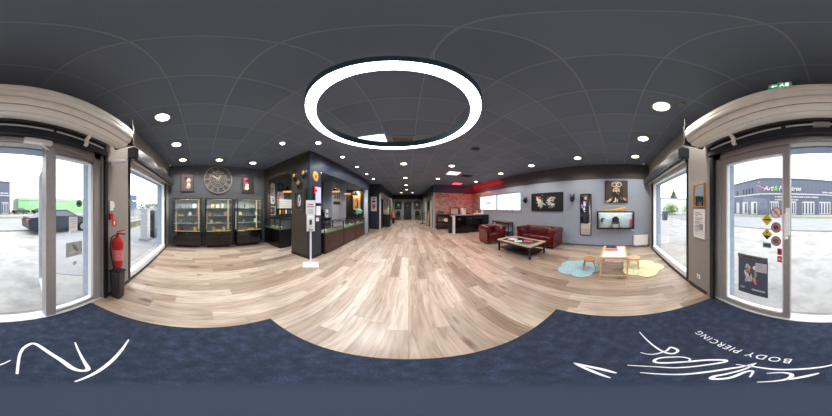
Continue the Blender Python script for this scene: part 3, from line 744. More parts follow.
# things outside the left shop window
gp = thing('gate_pillar', 'thick white gate pillar standing outside the left shop window', 'pillar', (-5.55, -2.45, -0.02))
b = MB(); b.box(-5.72, -5.38, -2.62, -2.28, -0.02, 1.40); b.build('shaft', white_metal, gp)
b = MB(); b.box(-5.76, -5.34, -2.66, -2.24, 1.40, 1.46); b.build('cap', white, gp)
b = MB(); b.box(-5.78, -5.32, -2.68, -2.22, -0.02, 0.10); b.build('plinth', alu, gp)
mb_ = thing('meter_cabinet', 'dark grey slatted cabinet beside the white gate pillar outside', 'utility cabinet', (-6.3, -2.4, -0.02))
b = MB(); b.box(-6.5, -6.1, -2.55, -2.2, -0.02, 1.38); b.build('cabinet_body', pm('slate_cabinet', (96, 104, 116), 0.5), mb_)
b = MB(); [b.box(-6.1, -6.08, -2.53, -2.22, 0.1 + i * 0.13, 0.18 + i * 0.13) for i in range(9)]; b.build('louvre', black, mb_)
b = MB(); b.box(-11, -6.6, -5.3, -5.05, -0.02, 0.42); tag(b.build('low_wall', ground_mat('mossy_concrete', [(0.3, (150, 144, 100)), (0.7, (190, 186, 160))], 2.5)), 'low mossy concrete wall outside the left shop window', 'wall')
for nm, lb, x0, x1, y0, y1, z1, m in (
    ('container_building', 'blue block building far beyond the left window', -52, -46, -32, -27, 6.6, pm('steel_blue_cladding', (120, 160, 196), 0.6)),
    ('container_building', 'red block building far beyond the left window, right of the trees', -54, -48, -13.4, -9, 5.0, pm('red_cladding', (200, 84, 78), 0.6)),
    ('warehouse', 'low white warehouse roof beyond the yard outside the left window', -40, -22, -19, -12, 1.25, white)):
    t = thing(nm, lb, 'building', ((x0 + x1) / 2, (y0 + y1) / 2, 0))
    b = MB(); b.box(x0, x1, y0, y1, -0.02, z1); b.build('wall', m, t)
    b = MB(); b.box(x0 - 0.2, x1 + 0.2, y0 - 0.2, y1 + 0.2, z1, z1 + 0.2); b.build('roof_edge', alu, t)
rr = random.Random(21); b = MB()
for i in range(14): foliage(b, (-70 + i * 0.5, -34 + i * 1.9, 2.2 + rr.random()), 2.4, 2.4, 2.6, 60, 0.6, rr)
tag(b.build('tree_belt', leafd), 'distant belt of dark trees on the horizon outside the left window', 'trees', kind='stuff')

pm, ground_mat, clad_mat = _pm, _gm, _cl
white, white_metal, alu, alu_light = in_white, in_white_metal, in_alu, in_alu_light

# ================================================================== MAT AND LETTERING
mat_t = thing('entrance_mat', 'large navy blue carpet mat with white script in front of the glass entrance door', 'door mat', (0, 0, 0))
b = MB(); b.prism([(-1.15, -1.27), (1.38, -1.27), (1.38, 0.66), (-1.15, 0.66)], 0.0005, 0.012); b.build('carpet', M_carpet, mat_t)
b = MB(); b.box(-1.17, -1.148, -1.25, 0.682, 0.0005, 0.010).box(1.378, 1.40, -1.25, 0.682, 0.0005, 0.010).box(-1.17, 1.40, 0.658, 0.682, 0.0005, 0.010); b.build('rubber_edge', black_matte, mat_t)
inkw = pm('white_carpet_ink', (232, 234, 240), 0.8, var=0.03)
def smooth_path(pts, n=6):
    out = []
    for i in range(len(pts) - 1):
        p0 = Vector(pts[max(i - 1, 0)]); p1 = Vector(pts[i]); p2 = Vector(pts[i + 1]); p3 = Vector(pts[min(i + 2, len(pts) - 1)])
        for k in range(n):
            t = k / n
            out.append(0.5 * ((2 * p1) + (-p0 + p2) * t + (2 * p0 - 5 * p1 + 4 * p2 - p3) * t * t + (-p0 + 3 * p1 - 3 * p2 + p3) * t ** 3))
    out.append(Vector(pts[-1])); return out
def stroke(pts, w):
    P = smooth_path(pts); b = MB(); n = len(P); vs = []
    for i, p in enumerate(P):
        d = (P[min(i + 1, n - 1)] - P[max(i - 1, 0)]).normalized(); q = Vector((-d.y, d.x))
        ww = w * (0.35 + 0.65 * math.sin(math.pi * min(1, max(0, (i + 0.6) / n))))
        for s_ in (-1, 1): vs.append((p.x + q.x * ww * s_, p.y + q.y * ww * s_, 0.0128))
    b.add(vs, [(2 * i, 2 * i + 1, 2 * i + 3, 2 * i + 2) for i in range(n - 1)])
    b.build('script_stroke', inkw, mat_t)
for pts, w in (
    ([(-0.09, -0.48), (-0.15, -0.72), (-0.21, -0.83), (-0.29, -0.85), (-0.33, -0.61), (-0.32, -0.44), (-0.36, -0.41), (-0.42, -0.51), (-0.54, -0.75)], 0.014),
    ([(-0.83, -0.5), (-0.52, -0.41), (-0.23, -0.32)], 0.011),
    ([(0.6, 0.2), (0.55, 0.07), (0.50, 0.0)], 0.012), ([(0.6, 0.2), (0.52, 0.10), (0.44, 0.02)], 0.010),
    ([(1.08, -0.19), (0.94, -0.22), (0.81, -0.25), (0.72, -0.28), (0.69, -0.32), (0.72, -0.36), (0.78, -0.34), (0.74, -0.29), (0.72, -0.2), (0.76, -0.14)], 0.009),
    ([(0.6, -0.05), (0.56, -0.16), (0.51, -0.25), (0.47, -0.38), (0.44, -0.47), (0.46, -0.485), (0.52, -0.42), (0.56, -0.32), (0.6, -0.2), (0.64, -0.19), (0.66, -0.24), (0.63, -0.33), (0.58, -0.36), (0.55, -0.32)], 0.010),
    ([(0.5, -0.09), (0.43, -0.22), (0.4, -0.32), (0.37, -0.41), (0.34, -0.47), (0.31, -0.55)], 0.010),
    ([(0.38, -0.48), (0.3, -0.5), (0.2, -0.51), (0.13, -0.53), (0.05, -0.56), (-0.03, -0.6), (-0.09, -0.66)], 0.009),
    ([(0.31, -0.55), (0.31, -0.47), (0.33, -0.36), (0.34, -0.31), (0.32, -0.285), (0.29, -0.33), (0.29, -0.42), (0.27, -0.45), (0.24, -0.38)], 0.010),
    ([(0.19, -0.34), (0.14, -0.38), (0.115, -0.42), (0.12, -0.47), (0.16, -0.48), (0.21, -0.45)], 0.009),
    ([(0.12, -0.40), (0.07, -0.45), (0.02, -0.5)], 0.010)):
    stroke(pts, w)
tx = text('mat_lettering', 'BODY PIERCING', 0.086, (0.53, -0.635, 0.0132), '-Y', inkw, mat_t, extrude=0.0003, rot_floor=True, lay=R(0), spacing=1.22)

# ================================================================== CEILING FITTINGS
def downlight(x, y, label, group, warm=True, k=1.0):
    t = thing('recessed_downlight', label, 'ceiling light', (x, y, HC), group=group)
    r = 0.105 if warm else 0.055
    b = MB(); b.lathe((x, y, HC), [(r, -0.001), (r + 0.018, -0.010), (r + 0.024, -0.001)], 28); b.build('trim_ring', white if warm else chrome, t, smooth=True)
    b = MB(); b.lathe((x, y, HC), [(0.0, -0.006), (r, -0.006), (r, -0.001), (0, -0.001)], 28)
    b.build('lens', em('warm_lens', (255, 238, 205), 9.0) if warm else em('cool_lens', (235, 242, 255), 22.0), t)
    ld = bpy.data.lights.new('downlight_lamp', 'SPOT'); ld.energy = DOWN_W * math.pi * k if warm else SPOT_W * math.pi; ld.spot_size = R(150); ld.spot_blend = 0.6
    ld.color = (1, 0.93, 0.84) if warm else (0.86, 0.93, 1); ld.shadow_soft_size = 0.08
    lo = bpy.data.objects.new('downlight_lamp', ld); C.objects.link(lo); lo.parent = t; lo.location = (0, 0, -0.03)
WG = 'warm round downlights in the charcoal ceiling'
for x, y, lb in (
    (-2.0, -0.59, 'warm downlight nearest the entrance, left of the roller shutter'),
    (-3.22, -0.59, 'warm downlight in front of the middle of the left shop window'),
    (-4.44, -0.59, 'warm downlight before the framed print left of the wall clock'),
    (-4.44, 0.64, 'warm downlight above and in front of the wall clock'),
    (-4.44, 1.86, 'warm downlight before the framed print right of the wall clock'),
    (1.665, -0.59, 'warm downlight nearest the entrance, right of the roller shutter'),
    (2.885, -0.59, 'warm downlight in front of the middle of the right shop window'),
    (4.11, -0.59, 'warm downlight above the white heater by the right window'),
    (4.11, 1.24, 'warm downlight above the tall narrow wall mirror'),
    (4.11, 3.07, 'warm downlight above the red three-seat sofa'),
    (4.11, 4.9, 'warm downlight in front of the near pane of the high frosted window'),
    (1.665, 4.9, 'warm downlight just beyond the dark ceiling speaker'),
    (4.11, 7.35, 'warm downlight above the right end of the black reception desk'),
    (1.665, 7.35, 'warm downlight before the left edge of the brick wall'),
    (-0.17, 4.9, 'warm downlight first beyond the big glowing ring, in line with the corridor'),
    (-0.17, 7.35, 'warm downlight second beyond the big glowing ring, in line with the corridor'),
    (-0.17, 9.75, 'warm downlight at the mouth of the corridor'),
    (-0.17, 12.2, 'warm downlight halfway down the corridor'),
    (-0.78, 14.6, 'warm downlight left of the pair before the corridor end door'),
    (0.44, 14.6, 'warm downlight right of the pair before the corridor end door')):
    downlight(x, y, lb, WG, True, 2.0 if y > 9 else 1.0)
for x, y, lb in ((-2.61, 1.86, 'cool white spot over the kiosk corner, left of the glowing ring'), (-2.0, 2.47, 'cool white spot nearest the glowing ring, before the kiosk corner'),
    (-2.0, 3.69, 'cool white spot over the first glass section of the kiosk counter'), (-2.0, 4.91, 'cool white spot over the middle of the kiosk counter'),
    (-2.0, 6.13, 'cool white spot over the last section of the kiosk counter'), (-2.0, 7.35, 'cool white spot at the far end of the kiosk')):
    downlight(x, y, lb, 'cool white spots along the kiosk', False)

for x, y, lb in ((-3.2, 3.7, 'small added unseen spot inside the kiosk ceiling behind the pillar'), (-3.2, 5.2, 'small added unseen spot inside the kiosk ceiling over the middle counter'), (-3.2, 6.7, 'small added unseen spot inside the kiosk ceiling near the doorway poster')):
    downlight(x, y, lb, 'small added unseen spots inside the kiosk', False, 1.0)  # spots added out of view behind the header to brighten the kiosk walls
hl = thing('header_spot', 'tiny warm spot under the kiosk header right beside the pillar', 'spot light', (-2.55, 3.28, 2.64))
b = MB(); b.cyl((-2.55, 3.28, 2.635), (-2.55, 3.28, 2.6595), 0.035); b.build('spot_body', gold, hl)
b = MB(); b.cyl((-2.55, 3.28, 2.630), (-2.55, 3.28, 2.635), 0.028); b.build('spot_lens', em('warm_lens', (255, 238, 205), 9.0), hl)
# ring pendant
rp = thing('ring_pendant_light', 'huge glowing white ring light hanging from the ceiling', 'ceiling light', (-0.166, 1.53, 2.68))
c = (-0.175, 1.525, 2.68)
b = MB(); b.lathe(c, [(0.848, 0.0), (0.948, 0.0), (0.948, 0.004), (0.848, 0.004), (0.848, 0.0)], 96); b.build('diffuser', em('ring_diffuser', (246, 250, 255), RING_E), rp, smooth=True)
b = MB(); b.lathe(c, [(0.848, 0.002), (0.840, -0.002), (0.840, 0.115), (0.956, 0.115), (0.956, -0.002), (0.948, 0.002), (0.948, 0.006), (0.848, 0.006), (0.848, 0.002)], 96); b.build('housing', pm('teal_black_housing', (48, 70, 86), 0.5), rp, smooth=True)
for k in range(4):
    a = R(20 + 90 * k); x, y = c[0] + 0.90 * math.cos(a), c[1] + 0.90 * math.sin(a)
    b = MB(); b.cyl((x, y, 2.79), (x, y, HC), 0.0022, n=6); b.build('suspension_wire', alu, rp)

def panel(name, label, x, y, w, d, col, e, lamp=None):
    t = thing(name, label, 'ceiling light', (x, y, HC))
    b = MB(); b.box(x - w / 2 - .02, x + w / 2 + .02, y - d / 2 - .02, y + d / 2 + .02, HC - 0.008, HC - 0.0005); b.build('panel_frame', alu, t)
    b = MB(); b.box(x - w / 2, x + w / 2, y - d / 2, y + d / 2, HC - 0.014, HC - 0.008); b.build('panel_diffuser', em('panel_%d_%d' % (col[0], col[1]), col, e), t)
    if lamp:
        ld = bpy.data.lights.new('panel_lamp', 'AREA'); ld.shape = 'RECTANGLE'; ld.size = w; ld.size_y = d; ld.energy = lamp[0]; ld.color = lamp[1]
        lo = bpy.data.objects.new('panel_lamp', ld); C.objects.link(lo); lo.parent = t; lo.location = (0, 0, -0.03)
panel('ceiling_panel_light', 'white square light panel partly hidden behind the far side of the ring', -0.78, 2.95, 0.57, 0.57, (250, 252, 255), 2.0, (60, (0.95, 0.97, 1)))
panel('ceiling_panel_light', 'pinkish white light panel, nearer of the two before the brick wall', 2.10, 5.95, 0.57, 0.57, (255, 205, 210), 2.0, (30, (1, 0.6, 0.6)))
panel('ceiling_panel_light', 'red glowing light panel over the reception, farther of the two', 3.3, 8.55, 0.57, 0.57, (255, 60, 80), 3.5, (4, (1, 0.03, 0.05)))
rs_ = thing('added_red_led_strip', 'thin added red light strip along the top of the right wall near the reception', 'light strip', (4.93, 7.5, HC))
b = MB(); b.box(4.90, 4.93, 5.9, 9.35, HC - 0.012, HC - 0.0005); b.build('strip', em('added_red_glow', (200, 20, 30), 1.5), rs_)  # strip added to wash the upper wall band with red light
rl = bpy.data.lights.new('added_red_strip_lamp', 'AREA'); rl.shape = 'RECTANGLE'; rl.size = 0.05; rl.size_y = 3.4; rl.energy = 26; rl.color = (1, 0.02, 0.04)
ro = bpy.data.objects.new('added_red_strip_lamp', rl); C.objects.link(ro); ro.parent = rs_; ro.location = (-0.10, 0.1, -0.03); ro.rotation_euler = (0, R(12), 0)
def vent(label, x, y, w, d, m):
    t = thing('ceiling_vent', label, 'air vent', (x, y, HC))
    b = MB(); b.box(x - w / 2, x + w / 2, y - d / 2, y + d / 2, HC - 0.02, HC - 0.0005); b.box(x - w / 2 + .04, x + w / 2 - .04, y - d / 2 + .04, y + d / 2 - .04, HC - 0.026, HC - 0.02); b.build('vent_frame', m, t)
    b = MB(); [b.box(x - w / 2 + .07, x + w / 2 - .07, y - d / 2 + .08 + i * 0.06, y - d / 2 + .1 + i * 0.06, HC - 0.034, HC - 0.026) for i in range(int((d - 0.14) / 0.06))]; b.build('louvre', black, t)
vent('square cassette air vent beside the white light panel', -0.12, 3.0, 0.58, 0.45, pm('vent_grey', (120, 116, 114), 0.5))
vent('dark rectangular vent right of the pinkish ceiling panel', 2.9, 6.2, 0.55, 0.4, black_matte)
b = MB(); b.lathe((1.72, 3.1, HC), [(0, -0.012), (0.10, -0.010), (0.12, -0.0005), (0, -0.0005)], 24); tag(b.build('ceiling_speaker', black_matte, smooth=True), 'round black speaker set flush in the ceiling right of the ring', 'speaker')
for x, y, lb in ((-4.85, -1.12, 'small white ceiling sensor in the corner by the left shop window'), (4.72, -0.98, 'small white ceiling sensor in the corner by the right shop window')):
    t = thing('motion_sensor', lb, 'sensor', (x, y, HC), group='ceiling corner sensors')
    b = MB(); b.lathe((x, y, HC), [(0.045, -0.001), (0.045, -0.02), (0.03, -0.025)], 16); b.build('sensor_base', white, t, smooth=True)
    b = MB(); b.ball((x, y, HC - 0.045), 0.035); b.build('sensor_eye', white, t, smooth=True)
b = MB(); b.lathe((1.50, -0.80, HC), [(0, -0.02), (0.05, -0.018), (0.06, -0.0005), (0, -0.0005)], 20); tag(b.build('smoke_detector', pm('grey_plastic', (120, 120, 122), 0.5), smooth=True), 'grey disc detector on the ceiling by the entrance downlight on the right', 'smoke detector')
ex = thing('exit_sign', 'green lit emergency exit sign under the ceiling above the roller shutter', 'exit sign', (0.40, -1.14, 3.03))
b = MB(); b.box(0.29, 0.51, -1.17, -1.13, 3.02, 3.15).box(0.38, 0.42, -1.16, -1.14, 3.15, HC - 0.0005); b.build('casing', white, ex)
b = MB(); b.box(0.30, 0.50, -1.13, -1.127, 3.03, 3.14); b.build('lit_panel', em('exit_green', (20, 140, 84), 0.8), ex)
ewm = em('exit_white', (240, 255, 245), 1.0); b = MB(); o = (0.40, -1.127, 3.085)
b.wpoly(o, '+Y', [(-0.085, 0), (-0.055, 0.03), (-0.055, 0.01), (-0.02, 0.01), (-0.02, -0.01), (-0.055, -0.01), (-0.055, -0.03)], 0, 0.002)
b.wbox(o, '+Y', 0.055, 0.09, -0.04, 0.04, 0, 0.002).wpoly(o, '+Y', ell(0.03, 0.03, 0.009, 0.009), 0, 0.002).wpoly(o, '+Y', [(-0.005, -0.04), (0.01, -0.038), (0.025, -0.01), (0.045, -0.04), (0.052, -0.036), (0.038, 0.0), (0.036, 0.018), (0.018, 0.018), (0.0, 0.0), (0.01, -0.005), (0.018, 0.004), (0.018, -0.015)], 0, 0.003)
b.build('pictogram', ewm, ex)

# ================================================================== ENTRANCE PILLARS
ext = thing('fire_extinguisher', 'red fire extinguisher with black hose hung on the pillar left of the door', 'fire extinguisher', (-1.68, -1.15, 0.62))
X, Y = -1.56, -1.125
b = MB(); b.lathe((X, Y, 0.60), [(0.0, 0.0), (0.07, 0.0), (0.082, 0.02), (0.082, 0.40), (0.06, 0.46), (0.03, 0.48), (0, 0.48)], 20); b.build('cylinder', red_paint, ext, smooth=True)
b = MB(); b.cyl((X, Y, 1.07), (X, Y, 1.13), 0.022).box(X - 0.015, X + 0.015, Y - 0.01, Y + 0.13, 1.12, 1.14).obox((X, Y + 0.06, 1.17), (0.012, 0, 0), (0, 0.07, 0.02), (0, 0, 0.006)); b.build('valve_lever', red_paint, ext)
b = MB(); b.tube(smooth_path([(X + 0.02, Y, 1.11), (X + 0.12, Y - 0.01, 1.08), (X + 0.15, Y - 0.01, 0.9), (X + 0.10, Y - 0.01, 0.66)]), 0.012); b.tube([(X + 0.10, Y - 0.01, 0.68), (X + 0.08, Y, 0.60)], [0.013, 0.02]); b.build('hose', black, ext, smooth=True)
b = MB(); b.lathe((X, Y, 0.72), [(0.083, 0.0), (0.083, 0.17)], 20); b.build('instruction_label', pm('label_pink', (214, 120, 116), 0.5, var=0.3, scale=60), ext)
bn = thing('waste_bin', 'slim black waste bin on the floor below the fire extinguisher', 'waste bin', (-1.60, -1.08, 0))
b = MB(); pts = [(-1.63, -1.20), (-1.46, -1.20), (-1.46, -1.03), (-1.63, -1.03)]; b.add([(x * 1 + 0.012 * (1 if x < -1.55 else -1), y + 0.012 * (1 if y < -1.12 else -1), 0.0) for x, y in pts] + [(x, y, 0.52) for x, y in pts], [(0, 1, 2, 3), (7, 6, 5, 4)] + [(i, 4 + i, 4 + (i + 1) % 4, (i + 1) % 4) for i in range(4)]); b.build('bin_body', pm('bin_black', (38, 30, 34), 0.35), bn, bevel=0.02)
b = MB(); b.box(-1.64, -1.45, -1.21, -1.02, 0.515, 0.54); b.build('rim', black, bn, bevel=0.01)
ws = thing('wall_lamp', 'pale cylindrical wall lamp high on the pillar left of the door', 'wall light', (-1.66, -1.2, 2.2))
b = MB(); b.cyl((-1.52, -1.22, 2.19), (-1.66, -1.04, 2.21), 0.042, n=20); b.build('cylinder_shade', white, ws, smooth=True, bevel=0.004)
b = MB(); b.cyl((-1.54, -1.25, 2.19), (-1.54, -1.18, 2.19), 0.03); b.build('bracket', alu, ws)
sn = thing('fire_alarm_point', 'white box with red manual call point on the pillar above the extinguisher', 'alarm', (-1.52, -1.23, 1.3))
b = MB(); b.box(-1.56, -1.48, -1.235, -1.20, 1.46, 1.60).box(-1.60, -1.565, -1.235, -1.21, 1.5, 1.58); b.build('white_box', white, sn, bevel=0.004)
b = MB(); b.box(-1.56, -1.485, -1.235, -1.20, 1.33, 1.42); b.build('red_call_point', red_paint, sn, bevel=0.004)
sn = picture('fire_notice', 'small red and white extinguisher notice just above the fire extinguisher', 'sign', (-1.62, -1.235, 1.27), '+Y', 0.11, 0.10, (200, 40, 40), [(ell(0.5, 0.5, 0.2, 0.35), (240, 230, 230))])
t = thing('gold_framed_mirror', 'small mirror in a thin gold frame on the pillar right of the door', 'mirror', (1.70, -1.235, 1.52))
o = (1.70, -1.235, 1.70); frame(t, o, '+Y', 0.30, 0.37, 0.018, 0.025, pm('gold_frame', (200, 150, 70), 0.35, 0.5)); b = MB(); b.wbox(o, '+Y', -0.14, 0.14, -0.175, 0.175, 0.001, 0.012)
mir = pm('mirror_silver', (225, 228, 232), 0.02, 1.0, 0.0); b.build('mirror_glass', mir, t)
picture('price_notice', 'white printed notice in a pale frame below the gold framed mirror', 'notice', (1.70, -1.235, 1.25), '+Y', 0.30, 0.46, (222, 222, 226),
        [([(0.1, y), (0.1 + w, y), (0.1 + w, y + 0.02), (0.1, y + 0.02)], (120, 124, 134)) for y, w in ((0.9, 0.5), (0.84, 0.7), (0.78, 0.3), (0.7, 0.75), (0.64, 0.6), (0.56, 0.7), (0.5, 0.4), (0.42, 0.7), (0.36, 0.55), (0.28, 0.7), (0.2, 0.3))] + [([(0.55, 0.3), (0.85, 0.3), (0.85, 0.5), (0.55, 0.5)], (150, 154, 162))], white_metal, 0.015, 0.012)
so = thing('power_socket', 'white wall socket low on the pillar right of the door', 'socket', (1.72, -1.235, 0.28))
b = MB(); b.box(1.68, 1.76, -1.235, -1.222, 0.26, 0.34); b.build('plate', white, so, bevel=0.003); b = MB(); b.cyl((1.72, -1.222, 0.30), (1.72, -1.219, 0.30), 0.022); b.build('socket_well', alu, so)

# stickers and papers on the door glass
GY = -1.322
def onglass(name, label, cat, u, z, w, h, shapes, bg=None, pts=None, group=None, y=GY):
    t = thing(name, label, cat, (u, y, z - h / 2), group=group)
    cols = [bg]; b = MB(); o = (u, y + 0.001, z)
    b.mat(0).wpoly(o, '+Y', [((a - .5) * w, (c_ - .5) * h) for a, c_ in (pts or [(0, 0), (1, 0), (1, 1), (0, 1)])], 0, 0.002)
    for i, (p, col) in enumerate(shapes):
        if col not in cols: cols.append(col)
        b.mat(cols.index(col)).wpoly(o, '+Y', [((a - .5) * w, (c_ - .5) * h) for a, c_ in p], 0.002, 0.0026 + 0.0005 * i)
    b.build('printed_face', [cm(q) for q in cols], t)
dia = [(0.5, 0), (1, 0.5), (0.5, 1), (0, 0.5)]
Yl, Kk, Gy_, Rd, Pk = (214, 190, 60), (40, 44, 50), (120, 124, 128), (200, 70, 70), (238, 216, 216)
onglass('warning_sticker', 'yellow diamond sticker on the door glass, upper of the two', 'sticker', 0.611, 1.37, 0.13, 0.13, [([(0.2, 0.45), (0.8, 0.45), (0.8, 0.56), (0.2, 0.56)], Kk)], Yl, dia)
onglass('warning_sticker', 'yellow and black diamond sticker on the door glass, lower of the two', 'sticker', 0.611, 1.21, 0.13, 0.13, [([(0.12, 0.38), (0.5, 0.0), (0.88, 0.38)], Kk), ([(0.4, 0.6), (0.6, 0.6), (0.5, 0.8)], Kk)], Yl, dia)
for z, lb, bg, col in ((1.45, 'pale pink round sticker with red ring, topmost of three on the door glass', Pk, (190, 200, 200)), (1.29, 'round no-entry style sticker, middle of three on the door glass', (150, 150, 146), Kk), (1.14, 'round red barred sticker, lowest of three on the door glass', (150, 150, 146), (100, 70, 66))):
    onglass('round_sticker', lb, 'sticker', 0.505, z, 0.115, 0.115, [(ell(0.5, 0.5, 0.42, 0.42), bg), (ell(0.5, 0.5, 0.24, 0.2), col), ([(0.15, 0.8), (0.22, 0.87), (0.85, 0.2), (0.78, 0.13)], Rd)], Rd, ell(0.5, 0.5, 0.5, 0.5))
onglass('opening_label', 'small teal rectangular sticker on the door glass below the yellow diamonds', 'sticker', 0.611, 1.08, 0.10, 0.06, [([(0.1, 0.3), (0.9, 0.3), (0.9, 0.7), (0.1, 0.7)], (60, 84, 84))], (120, 160, 160))
onglass('red_sticker', 'red square sticker beside the door handle, upper one', 'sticker', 0.465, 1.02, 0.05, 0.075, [([(0.2, 0.3), (0.8, 0.3), (0.8, 0.7), (0.2, 0.7)], (110, 30, 34))], (190, 50, 54))
onglass('red_sticker', 'red square sticker beside the door handle with white mark, lower one', 'sticker', 0.465, 0.93, 0.05, 0.075, [(ell(0.5, 0.5, 0.25, 0.2), (235, 200, 200))], (200, 44, 50))
fl = []
rq = random.Random(4)
for i in range(16):
    fl.append((ell(0.45 + rq.uniform(-.2, .2), 0.55 + rq.uniform(-.2, .2), rq.uniform(.04, .1), rq.uniform(.02, .05), rq.uniform(0, 180)), rq.choice([(206, 210, 222), (170, 180, 200), (226, 226, 232), (150, 168, 150)])))
fl += [(ell(0.38, 0.68, 0.10, 0.025, 110), (226, 140, 90)), (ell(0.58, 0.4, 0.10, 0.03, 125), (226, 140, 90)), ([(0.62, 0.66), (0.97, 0.66), (0.97, 0.86), (0.62, 0.86)], (196, 196, 208)),
       ([(0, 0.92), (1, 0.92), (1, 1), (0, 1)], (104, 104, 108)), ([(0.2, 0.945), (0.8, 0.945), (0.8, 0.965), (0.2, 0.965)], (40, 42, 48)), ([(0.1, 0.14), (0.24, 0.14), (0.24, 0.18), (0.1, 0.18)], (150, 156, 172)), ([(0.5, 0.14), (0.92, 0.14), (0.92, 0.18), (0.5, 0.18)], (170, 176, 190))]
onglass('flower_poster', 'slate poster with a pale flower bouquet hung low on the door glass', 'poster', 0.80, 0.62, 0.40, 0.60, fl, (84, 90, 112))
GL = -1.329
onglass('round_sticker', 'dark round sticker on the glass left of the open doorway', 'sticker', -1.02, 1.555, 0.09, 0.09, [(ell(0.5, 0.5, 0.38, 0.38), (130, 134, 138)), (ell(0.5, 0.5, 0.25, 0.25), (66, 72, 78))], (66, 72, 78), ell(0.5, 0.5, 0.5, 0.5), y=GL)
onglass('paper_notice', 'white paper notice taped to the glass left of the open doorway', 'notice', -0.93, 1.30, 0.125, 0.19, [([(0.15, y), (0.8, y), (0.8, y + 0.04), (0.15, y + 0.04)], (190, 192, 196)) for y in (0.8, 0.65, 0.5, 0.3)], (246, 246, 248), y=GL)
onglass('sketch_sheet', 'grey sketch sheet on the glass below the white notice', 'poster', -0.945, 0.98, 0.24, 0.19, [(ell(0.55, 0.6, 0.1, 0.3, 30), (120, 124, 124)), (ell(0.6, 0.45, 0.25, 0.05, -40), (104, 108, 110)), (ell(0.35, 0.3, 0.2, 0.1, 10), (196, 200, 198))], (172, 176, 176), y=GL)
onglass('round_sticker', 'small faint round sticker on the glass below the grey sketch sheet', 'sticker', -0.95, 0.78, 0.06, 0.06, [(ell(0.5, 0.5, 0.3, 0.3), (210, 210, 206))], (176, 178, 176), ell(0.5, 0.5, 0.5, 0.5), y=GL)

# ================================================================== LEFT WALL: SHOWCASES, CLOCK, PRINTS
led = em('warm_led', (255, 222, 140), 1.3)
def showcase(y0, y1, label, which):
    xb, xf, h, hb = XL + 0.03, -4.72, 1.85, 0.65
    t = thing('glass_showcase', label, 'display cabinet', (-4.9, (y0 + y1) / 2, 0), group='glass showcases along the left wall')
    b = MB(); b.box(xb, xf, y0, y1, 0.14, hb).box(xb, xf - 0.22, y0 + .05, y1 - .05, 0, 0.14); b.build('base_cupboard', black_gloss, t, bevel=0.004)
    ym = (y0 + y1) / 2
    for a, c_ in ((y0 + 0.01, ym - 0.004), (ym + 0.004, y1 - 0.01)):
        b = MB(); b.box(xf, xf + 0.018, a, c_, 0.16, hb - 0.02); dd = b.build('cupboard_door', black_gloss, t, bevel=0.003)
    b = MB(); b.cyl((xf + 0.018, ym, hb - 0.07), (xf + 0.024, ym, hb - 0.07), 0.012); b.build('lock', chrome, t)
    b = MB()
    for y in (y0, y1 - 0.03):
        b.box(xf - 0.03, xf, y, y + 0.03, hb, h); b.box(xb, xb + 0.03, y, y + 0.03, hb, h)
    b.box(xb, xf, y0, y1, h - 0.03, h); b.build('cabinet_frame', black, t)
    b = MB(); b.box(xb, xb + 0.01, y0 + .03, y1 - .03, hb, h - .03); b.build('back_panel', pm('case_back', (136, 142, 150), 0.3), t)
    for a, c_ in ((y0 + 0.03, ym - 0.003), (ym + 0.003, y1 - 0.03)):
        b = MB(); b.box(xf - 0.012, xf - 0.006, a, c_, hb + 0.01, h - 0.03); b.build('glass_door', case_glass, t)
    for z in (0.93, 1.21, 1.49):
        b = MB(); b.box(xb + 0.01, xf - 0.03, y0 + 0.03, y1 - 0.03, z, z + 0.008); b.build('glass_shelf', pm('shelf_glass_edge', (172, 190, 190), 0.15), t)
    b = MB(); b.box(xb + 0.012, xb + 0.02, y1 - 0.10, y1 - 0.085, hb + .02, h - 0.04).box(xb + 0.012, xb + 0.02, y0 + 0.05, y0 + 0.056, hb + .02, h - 0.5).box(xf - 0.05, xf - 0.035, y0 + .05, y1 - .05, hb + 0.005, hb + 0.012).box(xf - 0.05, xf - 0.035, y0 + .25, y1 - .05, h - 0.042, h - 0.035)
    ld = bpy.data.lights.new('case_strip_light', 'AREA'); ld.shape = 'RECTANGLE'; ld.size = 0.05; ld.size_y = y1 - y0 - 0.1; ld.energy = 8; ld.color = (1, 0.94, 0.82)
    lo = bpy.data.objects.new('case_strip_light', ld); C.objects.link(lo); lo.parent = t; lo.location = Vector((xf - 0.08, ym, h - 0.05)) - t.location; lo.rotation_euler = (0, R(-20), 0)
    b.build('led_strip', led, t)
    return t
CAS = [(-1.0, 0.03, 'left', 'glass showcase left of three, nearest the left shop window'), (0.19, 1.17, 'middle', 'glass showcase in the middle, below the wall clock'), (1.34, 2.38, 'right', 'glass showcase right of three, beside the kiosk wall')]
for y0, y1, w, lb in CAS: showcase(y0, y1, lb, w)
